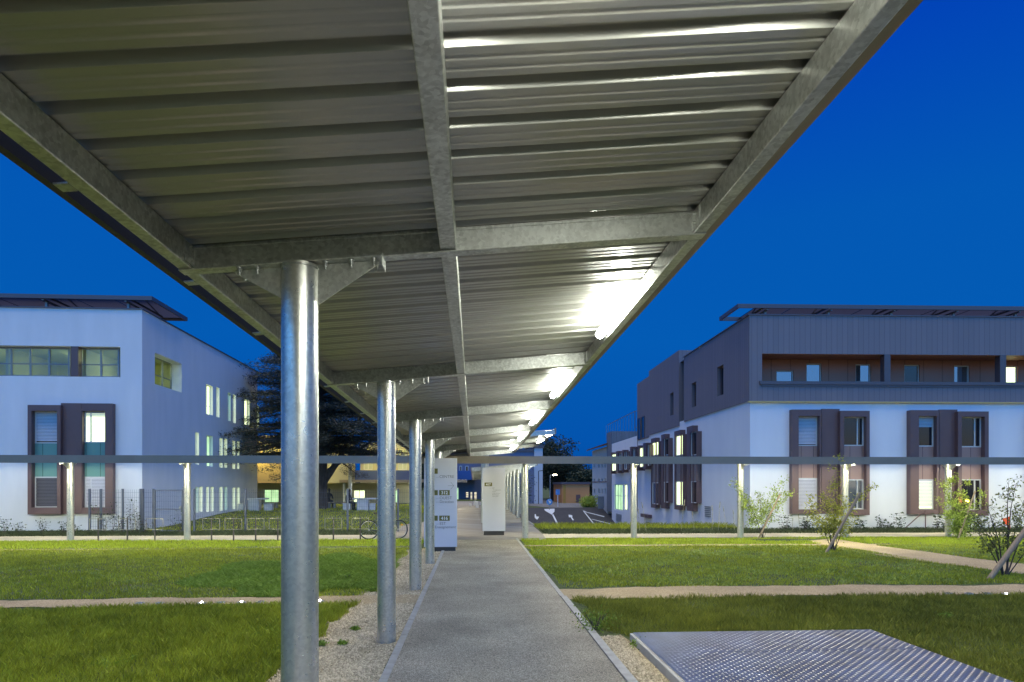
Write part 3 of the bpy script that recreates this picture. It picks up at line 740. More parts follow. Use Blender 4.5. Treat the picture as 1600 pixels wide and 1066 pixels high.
# white lower wall front, window holes
groups = []
def bay(b, m, pj, u0, u1, wu0, wu1, v_top, wt, wb, p0, p1, lt, lb, v_bot, kt, kb, spm, prm, bt=None, bb=None, proud=.30, rec=.05, kw=None):
    """one projecting tall window surround holding two windows and a panel between"""
    a0 = pj(u0, 757, proud)[0]; a1 = pj(u1, 757, proud)[0]; um = (u0 + u1) / 2
    zT = pj(um, v_top, proud)[1]; zB = pj(um, v_bot, proud)[1]
    h0 = pj(wu0, 757, proud)[0]; h1 = pj(wu1, 757, proud)[0]
    if pj.__name__ == 'S': a0 = pj(u0, 757, 0)[0]
    if a0 > a1: a0, a1, h0, h1 = a1, a0, h1, h0
    w1 = pj(um, wt, rec)[1]; w0 = pj(um, wb, rec)[1]; w3 = pj(um, lt, rec)[1]; w2 = pj(um, lb, rec)[1]
    w1 = min(w1, zT - .12); w2 = max(w2, zB + .1)
    mb = MB(); wallmesh(mb, m, a0, a1, zB, zT, [(h0, h1, w2, w1, proud + .02)], off=proud)
    for (x, y) in ((a0, a0), (a1, a1)): mb.quad(m(x, 0, zB), m(x, proud, zB), m(x, proud, zT), m(x, 0, zT))
    for z_ in (zB, zT): mb.quad(m(a0, 0, z_), m(a1, 0, z_), m(a1, proud, z_), m(a0, proud, z_))
    s = mb.build('window_surround', prm, b.e, recalc=False)
    mb = MB(); mb.box(h0, h1, -.02, rec + .01, w3 + .001, w0 - .001, m); mb.build('spandrel_panel', spm, b.e)
    window(b, m, h0 + .005, h1 - .005, w0, w1 - .002, rec, kt, blind=bt, **(kw or {}))
    window(b, m, h0 + .005, h1 - .005, w2 + .002, w3, rec, kb, blind=bb, **(kw or {}))
    return a0, a1, zB, zT
BL = (0.03, M_BLIND)
def flatpanel(b, m, pj, u0, u1, v0, v1, mt, off=.10):
    a0, z1_ = pj(u0, v0, off); a1, z0_ = pj(u1, v1, off)
    if a0 > a1: a0, a1 = a1, a0
    mb = MB(); mb.box(a0, a1, 0, off, z0_, z1_, m); mb.build('cladding_panel', mt, b.e)
bay(RB, RB.mF, RB.F, 1238, 1283, 1248, 1281, 640, 651, 697, 0, 0, 747, 796, 803, 'dark', 'dark', M_SALMON, M_BROWN, BL, BL)
flatpanel(RB, RB.mF, RB.F, 1284, 1312, 639, 803, M_BROWN)
bay(RB, RB.mF, RB.F, 1313, 1359, 1319, 1354, 642, 652, 697, 0, 0, 749, 796, 805, 'dark', 'sky', M_SALMON, M_BROWN, kw=dict(mull=(.72,)))
bay(RB, RB.mF, RB.F, 1423, 1467, 1436, 1464, 641, 651, 698, 0, 0, 749, 796, 804, 'dark', 'lit', M_SALMON, M_BROWN, (.62, M_BLIND), (.05, M_BLIND))
flatpanel(RB, RB.mF, RB.F, 1468, 1496, 640, 804, M_BROWN)
bay(RB, RB.mF, RB.F, 1497, 1545, 1503, 1539, 643, 652, 699, 0, 0, 749, 797, 806, 'dark', 'dark', M_SALMON, M_BROWN, kw=dict(mull=(.72,)))
bay(RB, RB.mF, RB.F, 1612, 1655, 1620, 1650, 641, 651, 698, 0, 0, 749, 796, 804, 'dark', 'dark', M_SALMON, M_BROWN, BL, BL)
mb = MB(); wallmesh(mb, RB.mF, 0, XE, -2.4, zm - .003, off=0); mb.build('lower_wall', M_WHITEWALL_LIT, RB.e, recalc=False)
# side: lower white wall, dark blocks, gap
sy = lambda u: RB.S(u, 757)[0]
yE1, yE2, y996, y956, y948 = sy(1070), sy(1062), sy(996.5), sy(956), sy(948)
zs = lambda u, v: RB.S(u, v)[1]
hs = []
for (u0, u1, v0, v1) in ((1122, 1132, 572, 618), (1082, 1089, 598, 636)):
    hs.append((sy(u1), sy(u0), zs((u0 + u1) / 2, v1), zs((u0 + u1) / 2, v0)))
mb = MB(); wallmesh(mb, RB.mS, -.06, yE1, zm, zt, hs, .25, off=.05, mir=0)
mb.quad(RB.mS(yE1, .05, zm), RB.mS(yE1, -2.5, zm), RB.mS(yE1, -2.5, zt), RB.mS(yE1, .05, zt))
mb.build('upper_wall', M_CLAD, RB.e, recalc=False)
for h in hs: window(RB, RB.mS, *h, -.15, 'dark', frame=M_BROWN)
zt2a, zt2b, zb2 = zs(1061, 548), zs(997, 600), zs(1062, 663.5)
yst = sy(1015); h2 = [(sy(1053.5), sy(1048), zs(1051, 649), zs(1051, 614))]
mb = MB(); wallmesh(mb, RB.mS, yE2, yst, zb2 - .1, zt2a, h2, .25, off=.05)
wallmesh(mb, RB.mS, yst + .001, y996, zb2 - .25, zt2b, [], off=.05)
mb.quad(RB.mS(yE2, .05, zb2 - .1), RB.mS(yE2, -4, zb2 - .1), RB.mS(yE2, -4, zt2a), RB.mS(yE2, .05, zt2a))
mb.quad(RB.mS(y996, .05, -.1), RB.mS(y996, -6, -.1), RB.mS(y996, -6, zt2b), RB.mS(y996, .05, zt2b))
mb.build('upper_wall', M_CLAD, RB.e, recalc=False)
for h in h2: window(RB, RB.mS, *h, -.15, 'dark', frame=M_BROWN)
for (u0, u1) in ((998, 1002), (1004, 1008.5)):
    window(RB, RB.mS, sy(u1), sy(u0), zs(1003, 686), zs(1003, 652), .09, 'dark', frame=M_PVF)
# section 3 wall top
zsec = zs(957, 693.5)
mb = MB(); H3 = []
for (u0, u1, v0, v1) in ((960, 973, 757, 797), (975, 980, 757, 797), (988, 995, 758, 785)):
    H3.append((sy(u1), sy(u0), zs((u0 + u1) / 2, v1), zs((u0 + u1) / 2, v0)))
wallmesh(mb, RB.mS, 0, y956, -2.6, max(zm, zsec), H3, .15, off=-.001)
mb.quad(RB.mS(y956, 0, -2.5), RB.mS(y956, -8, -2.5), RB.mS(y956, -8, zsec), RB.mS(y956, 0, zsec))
mb.build('side_wall', M_WHITEWALL_LIT, RB.e, recalc=False)
window(RB, RB.mS, *H3[0], -.10, 'green', frame=M_GREYF, mull=(.33, .66), trans=(.55,)); window(RB, RB.mS, *H3[1], -.10, 'lit', frame=M_GREYF, trans=(.55,)); window(RB, RB.mS, *H3[2], -.10, 'lit', mull=(.5,))
# roof plates
mb = MB(); mb.box(.05, XE, .31, yE1, zt - .3, zt - .25); mb.box(.05, 9, yE1, y996, zt2b - .4, zt2b - .35); mb.box(.05, 9, y996, y956, zsec - .05, zsec - .01)
mb.box(XE - .02, XE, .1, yE1, -2, zt - .02); mb.build('roof', M_PVF, RB.e)
mat('taupe_panel', (.23, .19, .18), .6)
# side bays
for (u0, u1, wu0, wu1, vt, wt, wb, lt, lb, vb, kt, kb) in (
        (1090.5, 1073, 1088, 1078, 665, 676, 712, 752, 786, 799, 'dark', 'dark'), (1071, 1053.5, 1066.5, 1055, 672, 680, 712, 752, 790, 797, 'lit', 'lit'),
        (1046.5, 1033, 1044, 1036, 678, 686, 712, 753, 785, 795, 'dark', 'dark'), (1031, 1017, 1028.5, 1017.8, 684, 691, 712, 754, 788, 794, 'lit', 'sky')):
    bay(RB, RB.mS, RB.S, u0, u1, wu0, wu1, vt, wt, wb, 0, 0, lt, lb, vb, kt, kb, MATS['taupe_panel'], M_BROWN, proud=.30, rec=.22)
for (u0, u1, wu0, wu1, vt, vb, k) in ((1015.5, 1009, 1014.5, 1011, 691, 733, 'dark'), (1007, 997.5, 1005.5, 998.5, 695, 735, 'lit'), (994, 986.5, 992.5, 988, 697, 737, 'dark'), (981.5, 973, 980, 974.5, 702, 738, 'sky'), (971, 965.5, 970, 966.5, 704, 739, 'dark'), (963.5, 954, 962.5, 955.5, 706, 740, 'lit')):
    a0 = RB.S(u0, 757, 0)[0]; a1 = RB.S(u1, 757, .5)[0]; um = (u0 + u1) / 2
    zT, zB = RB.S(um, vt, .5)[1], RB.S(um, vb, .5)[1]; h0, h1 = RB.S(wu0, 757, .5)[0], RB.S(wu1, 757, .5)[0]
    mb = MB(); wallmesh(mb, RB.mS, a0, a1, zB, zT, [(h0, h1, zB + .22, zT - .2, .5)], off=.5)
    for x in (a0, a1): mb.quad(RB.mS(x, 0, zB), RB.mS(x, .5, zB), RB.mS(x, .5, zT), RB.mS(x, 0, zT))
    for z_ in (zB, zT): mb.quad(RB.mS(a0, 0, z_), RB.mS(a1, 0, z_), RB.mS(a1, .5, z_), RB.mS(a0, .5, z_))
    mb.build('window_surround', M_BROWN, RB.e, recalc=False)
    window(RB, RB.mS, h0, h1, zB + .22, zT - .2, .42, k, mull=(.5,))
# garage openings glowing at the foot, vents
for (u0, u1, v0, v1) in ((1010, 1024, 815, 826), (1039, 1056, 820, 827)):
    window(RB, RB.mS, sy(u1), sy(u0), zs(u0, v1) - .3, zs(u0, v0), .02, 'warm', frame=M_GREYF, fw=.06)
for (u0, u1, v0, v1) in ((963, 971, 802, 814), (1102, 1111, 791, 807)):
    a0, a1, c0, c1 = sy(u1), sy(u0), zs(u0, v1), zs(u0, v0)
    mb = MB(); z_ = c0
    while z_ < c1: mb.box(a0, a1, .0, .04, z_, z_ + .05, RB.mS); z_ += .1
    mb.build('vent_grille', M_GREYF, RB.e)
mb = MB(); mb.box(sy(1019), sy(1007), .02, .3, zs(1010, 808), zs(1010, 803), RB.mS); mb.build('lintel_box', M_BROWN, RB.e)
# stair tower with mesh and roof frame behind
mb = MB(); zt5 = zs(949, 664); mb.box(-.02, 5.5, y956 + .05, y956 + 2.6, -.6, zt5 - .8)
mb.build('stair_tower', boards('perforated_grey_metal', (.20, .21, .22), (.24, .25, .26), .12), RB.e)
mb = MB()
for x in (0, 1.8, 3.6, 5.5):
    mb.box(x - .03, x + .03, y996 + 1, y996 + 1.06, zt5 - 2, zt5)
for z_ in (zt5 - 1.3, zt5 - .02): mb.box(0, 5.5, y996 + 1, y996 + 1.05, z_, z_ + .05)
mb.box(0, .05, y996 + 1.06, y956 + 2.5, zt5 - .02, zt5 + .03)
for k in range(12): mb.box(0, .03, y996 + 1 + k * 1.2, y996 + 1.03 + k * 1.2, zt5 - 1.5, zt5)
mb.build('roof_railing', M_GREYF, RB.e)
# solar canopy on the roof
def solar(b, x0, x1, y0, y1, z, n, flip=1, strut_x=()):
    mb = MB(); mb.box(x0, x1, y0, y0 + .08, z - .10, z + .08); mb.box(x0, x1, y1 - .08, y1, z - .10, z + .08)
    mb.box(x0, x0 + .08, y0 + .08, y1 - .08, z - .10, z + .08); mb.box(x1 - .08, x1, y0 + .08, y1 - .08, z - .10, z + .08)
    mb.build('solar_frame', M_PVF, b.e)
    gaps = 1.66
    k = x0 + .9 if flip > 0 else x0 + .1
    if flip < 0: k = x1 - .1 - 1.6 - gaps * int((x1 - x0 - 1.9) / gaps)
    while k + 1.6 < x1:
        mb = MB(); mb.box(k, k + 1.6, y0 + .12, y1 - .12, z - .03, z + .02); mb.build('solar_panel', M_PV, b.e); k += gaps
    for x in strut_x:
        mb = MB(); mb.box(x - .05, x + .05, y0 + .35, y0 + .45, zt_roof, z - .101)
        mb.tube((x, y0 + .5, zt_roof), (x, y1 - .3, z - .12), .03, n=6)
        mb.box(x - .04, x + .04, y0 + .1, y1 - .1, z - .16, z - .102)
        mb.build('roof_strut', M_GREYF, b.e)
zt_roof = zt - .2
zso = RB.F(1172, 478)[1] + .05
xl = RB.F(1151, 757, -.3)[0]
solar(RB, xl, XE, .15, 2.6, zso, 9, 1, [.9 + 2.9 * k for k in range(9)])

# ---- left building
LB = Bld('campus_building', 'white rendered building with green window panels at left', 222, 828.5, .7, 1)
XW = -16.0
zt = LB.F(222, 484)[1]
lx = lambda u: LB.F(u, 757)[0]
top = (lx(-120), lx(188), LB.F(100, 588.5)[1], LB.F(100, 541)[1])
mb = MB(); wallmesh(mb, LB.mF, XW, 0, -.4, zt, [(*top, .35)], off=0)
mb.build('front_wall', M_WHITEWALL, LB.e, recalc=False)
for (u0, u1, mm) in ((-60, 110, (.11, .285, .46, .635, .81)), (126, 187.5, (.53,))):
    a0, a1 = LB.F(u0, 757, -.3)[0], LB.F(u1, 757, -.3)[0]
    window(LB, LB.mF, a0, a1 - .02, top[2] + .01, top[3] - .01, -.3, 'clear', frame=M_GREYF, mull=mm, trans=(.44,), fw=.07)
mb = MB(); mb.box(lx(110), lx(122), -.34, -.01, top[2] + .002, top[3] - .002, LB.mF); mb.build('pillar', M_BROWN, LB.e)
bay(LB, LB.mF, LB.F, 43, 94.5, 49, 89, 633, 643, 693, 0, 0, 745, 793, 804, 'dark', 'dark', M_GREENP, M_BROWN, BL, (.03, M_BLINDD))
flatpanel(LB, LB.mF, LB.F, 95, 127.5, 630, 803, M_BROWN, .13)
bay(LB, LB.mF, LB.F, 128, 176, 128.6, 164, 630.5, 643, 692, 0, 0, 745, 793, 803, 'lit', 'dark', M_GREENP, M_BROWN, (.80, M_BLIND), BL, proud=.24, kw=dict(mull=(.28,)))
mb = MB(); mb.box(XW, .05, -.3, .05, zt, zt + .05, LB.mF); mb.box(-.3, .05, .301, 17.5, zt, zt + .05); mb.build('parapet_cap', M_PVF, LB.e)
ly = lambda u: LB.S(u, 757)[0]
lz = lambda u, v: LB.S(u, v)[1]
H = []
def sh(u0, u1, v0, v1, k, **kw):
    um = (u0 + u1) / 2; H.append((ly(u0), ly(u1), lz(um, v1), lz(um, v0), k, kw))
sh(242, 283, 606, 561, 'dimy', mull=(.26, .53, .8), trans=(.42,), frame=M_GREYF)
H[-1] = (ly(242), ly(284), lz(242, 600), lz(242, 551), 'clear', dict(mull=(.33, .66), trans=(.42,), frame=M_GREYF))
for (u0, u1, v0, v1) in ((322, 332.5, 602, 648), (338, 343, 606, 652), (356, 360.5, 614, 658), (364, 368.5, 617, 661), (382, 390, 625, 664), (401, 405, 634, 668),
                         (305.5, 311, 676, 726), (322.5, 332.5, 681, 729), (343, 348, 685, 731), (350, 355, 686, 731), (363, 367.5, 689, 733), (370, 374, 690, 733),
                         (305, 310, 761, 801), (311, 316.5, 761, 800), (322, 326.5, 761, 800), (329, 334, 761, 799), (343, 348, 761, 798), (350.5, 355, 761, 797), (363, 367.5, 762, 796), (370, 374.5, 762, 795)):
    sh(u0, u1, v0, v1, 'lit', fw=.035, **({'mull': (.5,), 'trans': (.3,)} if u1 - u0 > 8 else {}))
yLE = ly(402)
mb = MB(); wallmesh(mb, LB.mS, 0, yLE, -.4, zt, [(*h[:4], .55 if h[4] == 'clear' else .22) for h in H], off=0)
mb.quad((0, yLE, -.4), (-8, yLE, -.4), (-8, yLE, zt), (0, yLE, zt))
mb.build('side_wall', M_WHITEWALL, LB.e, recalc=False)
for i, h in enumerate(H): window(LB, LB.mS, *h[:4], -.5 if h[4] == 'clear' else -.17, ('green' if i % 5 == 3 else h[4]), **h[5])
mb = MB(); mb.box(XW, -.05, .3, yLE, zt - .3, zt - .25); mb.build('roof', M_PVF, LB.e)
zt_roof = zt - .2
solar(LB, XW, lx(236) - .1, .3, 4.2, LB.F(222, 466)[1] + .1, 9, -1, [-.9 - 3.5 * k for k in range(5)])

# the lit upper room seen through the strip windows
zr0, zr1 = top[2] - .9, top[3] + .06; yr = ly(284) + .6
mb = MB(); xa, xb, ya, yb = XW + .1, -.56, .36, yr
for q in (((xa, ya, zr1), (xb, ya, zr1), (xb, yb, zr1), (xa, yb, zr1)), ((xa, ya, zr0), (xb, ya, zr0), (xb, yb, zr0), (xa, yb, zr0)), ((xa, yb, zr0), (xb, yb, zr0), (xb, yb, zr1), (xa, yb, zr1)), ((xa, ya, zr0), (xa, yb, zr0), (xa, yb, zr1), (xa, ya, zr1))): mb.quad(*q)
mb.build('room_interior', mat('room_plaster', (.50, .52, .24), .9), LB.e, recalc=False)
for k in range(5):
    mb = MB(); x_ = -1.4 - 2.6 * k; mb.tube((x_, 2.2, zr1 - .04), (x_, 2.2, zr1 - .01), .16, n=12); mb.build('ceiling_lamp', mat('room_lamp', (1, 1, .8), .4, emit=(.85, 1, .42), estr=110), LB.e)
for x_ in (-2.9, -6.2, -9.1, -10.4):
    mb = MB(); mb.box(x_ - .06, x_ + .06, .9, 4.5, zr0, zr1 - .01); mb.box(x_ - .9, x_ - .1, 3.2, 3.9, zr0, zr0 + 1.5); mb.build('room_partition', mat('room_partition_paint', (.42, .44, .30), .8), LB.e)
# ---- courtyard building behind the cedar
CB = Bld('courtyard_building', 'yellow lit building with recessed ground floor behind the cedar', 380, 0, 0, 1, depthY=57)
CX = CB.F(640, 757)[0]; Zc = lambda v: CB.F(500, v)[1]
M_OCHRE = mat('ochre_render', (.46, .42, .27), .9, var=(.52, .48, .32), vscale=.5)
mb = MB(); z2f, z1f = Zc(687), Zc(755)
wallmesh(mb, CB.mF, -8, CB.F(555, 757)[0], z1f, z2f, [(CB.F(u, 757)[0], CB.F(u + 10, 757)[0], Zc(714), Zc(697)) for u in (412, 452, 500)], .2)
mb.quad((-8, 0, z1f), (CX, 0, z1f), (CX, 3, z1f), (-8, 3, z1f))
mb.build('upper_wall', M_OCHRE, CB.e, recalc=False)
for u in (412, 452, 500): window(CB, CB.mF, CB.F(u, 757)[0], CB.F(u + 10, 757)[0], Zc(714), Zc(697), -.15, 'yellow')
mb = MB(); H = []
for (u0, u1, v0, v1, k) in ((412, 435, 765, 790, 'green'), (506, 511, 765, 792, 'green'), (540, 546, 766, 792, 'green'), (552, 570, 766, 785, 'lit'), (615, 623, 766, 794, 'green')):
    a0, z1_ = CB.F(u0, v0, -2.9); a1, z0_ = CB.F(u1, v1, -2.9); H.append((a0, a1, max(z0_, .42), z1_, k))
wallmesh(mb, lambda a, o, z: (a, 3 - o, z), -8, CX, 0, z1f, [h[:4] for h in H], .15)
mb.build('ground_floor_wall', M_OCHRE, CB.e, recalc=False)
for h in H: window(CB, lambda a, o, z: (a, 3 - o, z), *h[:4], -.1, h[4], mull=(.5,) if h[1] - h[0] > .8 else ())
a0 = CB.F(397, 757, 1.5)[0]; mb = MB(); mb.box(-8, CB.F(441, 757, 1.5)[0], .001, 1.5, z1f + .0, Zc(712), CB.mF); mb.build('projecting_box', mat('brown_render', (.26, .20, .15), .85), CB.e)
mb = MB(); mb.box(CB.F(555, 757)[0], CX, .02, .12, z1f + .15, Zc(735), CB.mF); mb.build('balcony_panel', mat('blue_panel', (.07, .10, .24), .5), CB.e)
mb = MB(); wallmesh(mb, lambda a, o, z: (a, 2.5 - o, z), CB.F(555, 757)[0], CX, z1f, z2f - .05, [(CB.F(u, 757, -2.5)[0], CB.F(u + 14, 757, -2.5)[0], Zc(733), Zc(700)) for u in (568, 592, 622)], .2)
mb.build('balcony_wall', M_OCHRE, CB.e, recalc=False)
for u in (568, 592, 622): window(CB, lambda a, o, z: (a, 2.5 - o, z), CB.F(u, 757, -2.5)[0], CB.F(u + 14, 757, -2.5)[0], Zc(733), Zc(700), -.15, 'yellow', mull=(.5,))
mb = MB(); mb.tube((CB.F(547.5, 757)[0], -.2, .2), (CB.F(547.5, 757)[0], -.2, z2f - 2), .17, n=12); mb.build('column', M_GREYF, CB.e)
mb = MB(); mb.box(-8, CX, -.3, .2, z2f, z2f + .3, CB.mF); mb.build('roof', M_PVF, CB.e)
# wall lamps that wash the courtyard yellow
M_SODIUM = mat('sodium_lamp', (1, .8, .4), .4, emit=(1, .80, .12), estr=480)
for i, (u, v) in enumerate(((408, 703), (470, 700), (600, 703))):
    a, z_ = CB.F(u, v, .4); p = CB.e.location
    e = empty('wall_lamp', (p.x + a, p.y - .55 - (2.2 if i != 2 else 0) , z_)); tag(e, ['yellow lamp washing the wall left of the cedar', 'yellow lamp hidden behind the cedar crown', 'yellow lamp over the blue balcony'][i], 'lamp')
    mb = MB(); mb.tube((0, 0, -.12), (0, 0, .12), .14, n=12); mb.build('globe', M_SODIUM, e)
    mb = MB(); mb.tube((0, 0, .12), (0, 2.7 if i != 2 else .5, .18), .03, n=6); mb.build('arm', M_GREYF, e)

# ---- background buildings
def simple(name, label, u0, u1, vb, vt, Y, m, depth=10, z0=None):
    p0 = atY(u0, vb, Y); p1 = atY(u1, vb, Y); zt_ = atY(u0, vt, Y).z
    e = empty(name, (p0.x, Y, 0)); tag(e, label, 'building')
    mb = MB(); mb.box(0, p1.x - p0.x, 0, depth, -1 if z0 is None else z0, zt_); mb.build('wall', m, e)
    mb = MB(); mb.box(-.15, p1.x - p0.x + .15, -.15, depth, zt_ + .001, zt_ + .3); mb.build('roof', M_PVF, e)
    def f(u, v): q = atY(u, v, Y); return q.x - p0.x, q.z
    return e, f
M_BLUEW = mat('blue_render', (.17, .19, .27), .8, var=(.20, .22, .30), vscale=.4)
e, f = simple('blue_building', 'blue building at the end of the path with a warm lit window grid', 676, 756, 790, 708, 92, M_BLUEW)
class _B: pass
bb = _B(); bb.e = e; mFb = lambda a, o, z: (a, -o, z)
for (u0, u1, v0, v1) in ((727, 733, 768, 778.5), (734, 739, 768, 784), (740, 746, 768, 784)):
    a0, z1_ = f(u0, v0); a1, z0_ = f(u1, v1); window(bb, mFb, a0, a1, z0_, z1_, .06, 'warm', frame=M_BLUEW, trans=(.33, .66), fw=.1)
for (u0, u1, v0, v1) in ((712, 717, 762, 788), (718, 722, 728, 742), (727, 732, 728, 742)):
    a0, z1_ = f(u0, v0); a1, z0_ = f(u1, v1); window(bb, mFb, a0, a1, z0_, z1_, .06, 'green' if v0 > 750 else 'dark', frame=M_FRAME, fw=.08)
mb = MB(); a0, z1_ = f(676, 736); a1, z0_ = f(742, 750); mb.box(a0, a1, .01, 2.0, z0_, z1_, mFb); mb.build('balcony_panel', mat('blue_panel_bright', (.05, .14, .42), .5), e)
e, f = simple('blue_building', 'large blue building beside the far canopy with a pale end wall', 757, 835, 790, 706, 84, M_BLUEW, depth=14)
e, f = simple('pale_end_wing', 'pale wall lit by the street lamp right of the blue building', 834.8, 848, 790, 700, 83.8, mat('pale_render', (.55, .56, .58), .9, var=(.6, .6, .62), vscale=.4), depth=14)
e, f = simple('garage_block', 'flat roofed orange garage at the end of the road', 878, 921, 787, 757, 86, mat('orange_render', (.62, .28, .10), .85, var=(.68, .32, .12), vscale=.6), depth=9, z0=-.6)
bb.e = e
a0, z1_ = f(900, 773); a1, z0_ = f(906.5, 784.5); mb = MB(); mb.box(a0, a1, .02, .08, z0_, z1_, mFb); mb.build('door', M_BROWN, e)
a0, _ = f(880, 757); a1, _ = f(884, 757); mb = MB(); mb.box(a0, a1, .02, .06, -.5, f(880, 758)[1], mFb); mb.build('corner_panel', mat('yellow_panel', (.50, .27, .05), .7), e)
e, f = simple('distant_house', 'pale blue house showing above the orange garage', 889, 910, 770, 747, 130, mat('blue_white_render', (.35, .45, .60), .9), depth=8)
bb.e = e
for u in (891, 896.5, 903):
    a0, z1_ = f(u, 749); a1, z0_ = f(u + 3.5, 756); window(bb, mFb, a0, a1, z0_, z1_, .05, 'dark', fw=.1)
# old pale building with eaves
OB = Bld('old_building', 'old pale building with small dark windows and brown eaves', 949, 0, -1.2, -1, depthY=66)
zo = OB.S(925.5, 705)[1]; ye = OB.S(925.5, 757)[0]
M_OLDW = mat('old_cream_render', (.56, .55, .50), .9, var=(.62, .61, .56), vscale=.4)
H = []
for u in (927.5, 934.5, 939.5, 944.5):
    for (v0, v1) in ((724, 731), (748, 753), (764, 771)):
        H.append((OB.S(u + 2.2, 757)[0], OB.S(u, 757)[0], OB.S(u, v1)[1], OB.S(u, v0)[1]))
mb = MB(); wallmesh(mb, OB.mS, 0, ye, -1, zo, H, .2); mb.quad((0, ye, -1), (8, ye, -1), (8, ye, zo), (0, ye, zo)); mb.quad((0, 0, -1), (8, 0, -1), (8, 0, zo), (0, 0, zo)); mb.build('wall', M_OLDW, OB.e, recalc=False)
for h in H: window(OB, OB.mS, *h, -.15, 'dark', frame=M_GREYF, fw=.06)
mb = MB(); mb.box(0, ye, -.02, .03, OB.S(940, 754)[1], OB.S(940, 754)[1] + .12, OB.mS); mb.build('string_course', M_BROWN, OB.e)
mb = MB(); zr = zo
mb.add([(-.6, -.5, zr + .15), (-.6, ye + .3, zr + .15), (5, ye + .3, zr + 1.9), (5, -.5, zr + 1.9), (-.6, -.5, zr + .02), (-.6, ye + .3, zr + .02), (5, ye + .3, zr + 1.7), (5, -.5, zr + 1.7)],
       [(0, 1, 2, 3), (4, 7, 6, 5), (0, 4, 5, 1), (1, 5, 6, 2), (2, 6, 7, 3), (3, 7, 4, 0)]); mb.build('roof', mat('brown_tiles', (.16, .08, .055), .8), OB.e)

# ------------------------------------------------------------------ railing along the far path
e = empty('guard_railing', (2.9, 36.6, .06)); tag(e, 'grey metal railing along the right side of the far path', 'railing')
mb = MB(); mb.tube((0, 0, 1.08), (0, 40, 1.08), .028, n=8); mb.build('top_rail', M_GALV, e)
mb = MB(); mb.box(-.02, .02, 0, 40, .10, .14); mb.box(-.02, .02, 0, 40, .62, .65); mb.build('rail', M_GALV, e)
y = 0
while y <= 40: mb = MB(); mb.box(-.03, .03, y - .02, y + .02, 0, 1.06); mb.build('post', M_GALV, e); y += 1.6
mb = MB(); y = .1
while y < 40: mb.box(-.008, .008, y - .008, y + .008, .14, 1.05); y += .13
mb.build('infill_bars', M_GALV, e)
# ------------------------------------------------------------------ mesh fence with gate
FY = 29.0
e0 = atY(137, 827, FY); e1 = atY(640, 827, FY)
fe = empty('mesh_fence', (e0.x, FY, 0)); tag(fe, 'blue grey welded mesh fence with a gate behind the bike racks', 'fence')
M_FENCE = mat('fence_paint', (.10, .12, .17), .6, .1)
zt_ = atY(300, 765, FY).z; X = lambda u: atY(u, 757, FY).x - e0.x
def meshpanel(xa, xb, z0, z1, nm='mesh_panel'):
    mb = MB(); x = xa
    while x < xb: mb.box(x - .0028, x + .0028, -.0028, .0028, z0, z1); x += .075
    z = z0
    while z <= z1 + .001: mb.box(xa, xb, -.010, -.005, z - .003, z + .003); z += .2
    return mb.build(nm, M_FENCE, fe)
pu = [139, 157, 191, 219, 239]
for a_, b_ in zip(pu[:-1], pu[1:]): meshpanel(X(a_) + .04, X(b_) - .04, .06, zt_)
for a_, b_ in ((303, 383), (383, 463), (463, 543), (543, 622), (622, 660)): meshpanel(X(a_) + .04, X(b_) - .04, .06, zt_)
for u in pu + [222.5, 303, 383, 463, 543, 622]:
    mb = MB(); mb.box(X(u) - .04, X(u) + .04, .012, .07, -.05, zt_ + .03); mb.build('post', M_FENCE, fe)
gt_ = meshpanel(X(241) + .06, X(286) - .06, .1, zt_ - .05, 'gate')
mb = MB(); ga, gb = X(241), X(286)
mb.box(ga, ga + .05, -.03, .03, .05, zt_); mb.box(gb - .05, gb, -.03, .03, .05, zt_)
for z_ in (.06, .95, zt_ - .05): mb.box(ga + .05, gb - .05, -.025, .025, z_, z_ + .04)
mb.build('gate_frame', M_FENCE, gt_)
mb = MB(); mb.box(gb + .0, gb + .09, -.05, .05, -.05, zt_ + .1); mb.build('post', M_FENCE, fe)
mb = MB(); mb.box(gb - .12, gb - .04, -.09, -.035, .98, 1.10); mb.build('lock', M_GREYF, gt_)
# ------------------------------------------------------------------ bike racks
def rack():
    e = empty('bike_rack', (0, 0, 0))
    mb = MB(); mb.tube((0, 0, -.03), (0, 0, .84), .026, n=10); mb.build('post', mat('dark_rack_post', (.09, .08, .07), .5, .3), e)
    mb = MB(); r = .011
    for a_, b_ in (((-.29, -.02, .42), (.29, -.02, .42)), ((-.29, -.02, .80), (.29, -.02, .80)), ((-.29, -.02, .42), (-.29, -.02, .80)), ((.29, -.02, .42), (.29, -.02, .80))): mb.tube(a_, b_, r, n=6)
    mb.build('hoop', mat('rack_hoop_steel', (.36, .33, .25), .4, .5), e); return e
rk = rack(); on = ['leftmost', 'second', 'third', 'fourth', 'fifth', 'sixth', 'seventh', 'eighth', 'ninth']
for i, u in enumerate((153.5, 199, 242, 330.5, 365, 399.5, 434, 521, 563)):
    o = rk if i == 0 else dup(rk)
    p = atY(u, 846, 24.55); o.location = (p.x, 24.55, 0); o.rotation_euler = (0, 0, R((i * 37 % 9) - 4))
    tag(o, ('leftmost' if i == 0 else 'rightmost' if i == 8 else on[i] + ' from left') + ' square bike rack hoop on a post', 'bike rack', 'bike racks in front of the mesh fence')
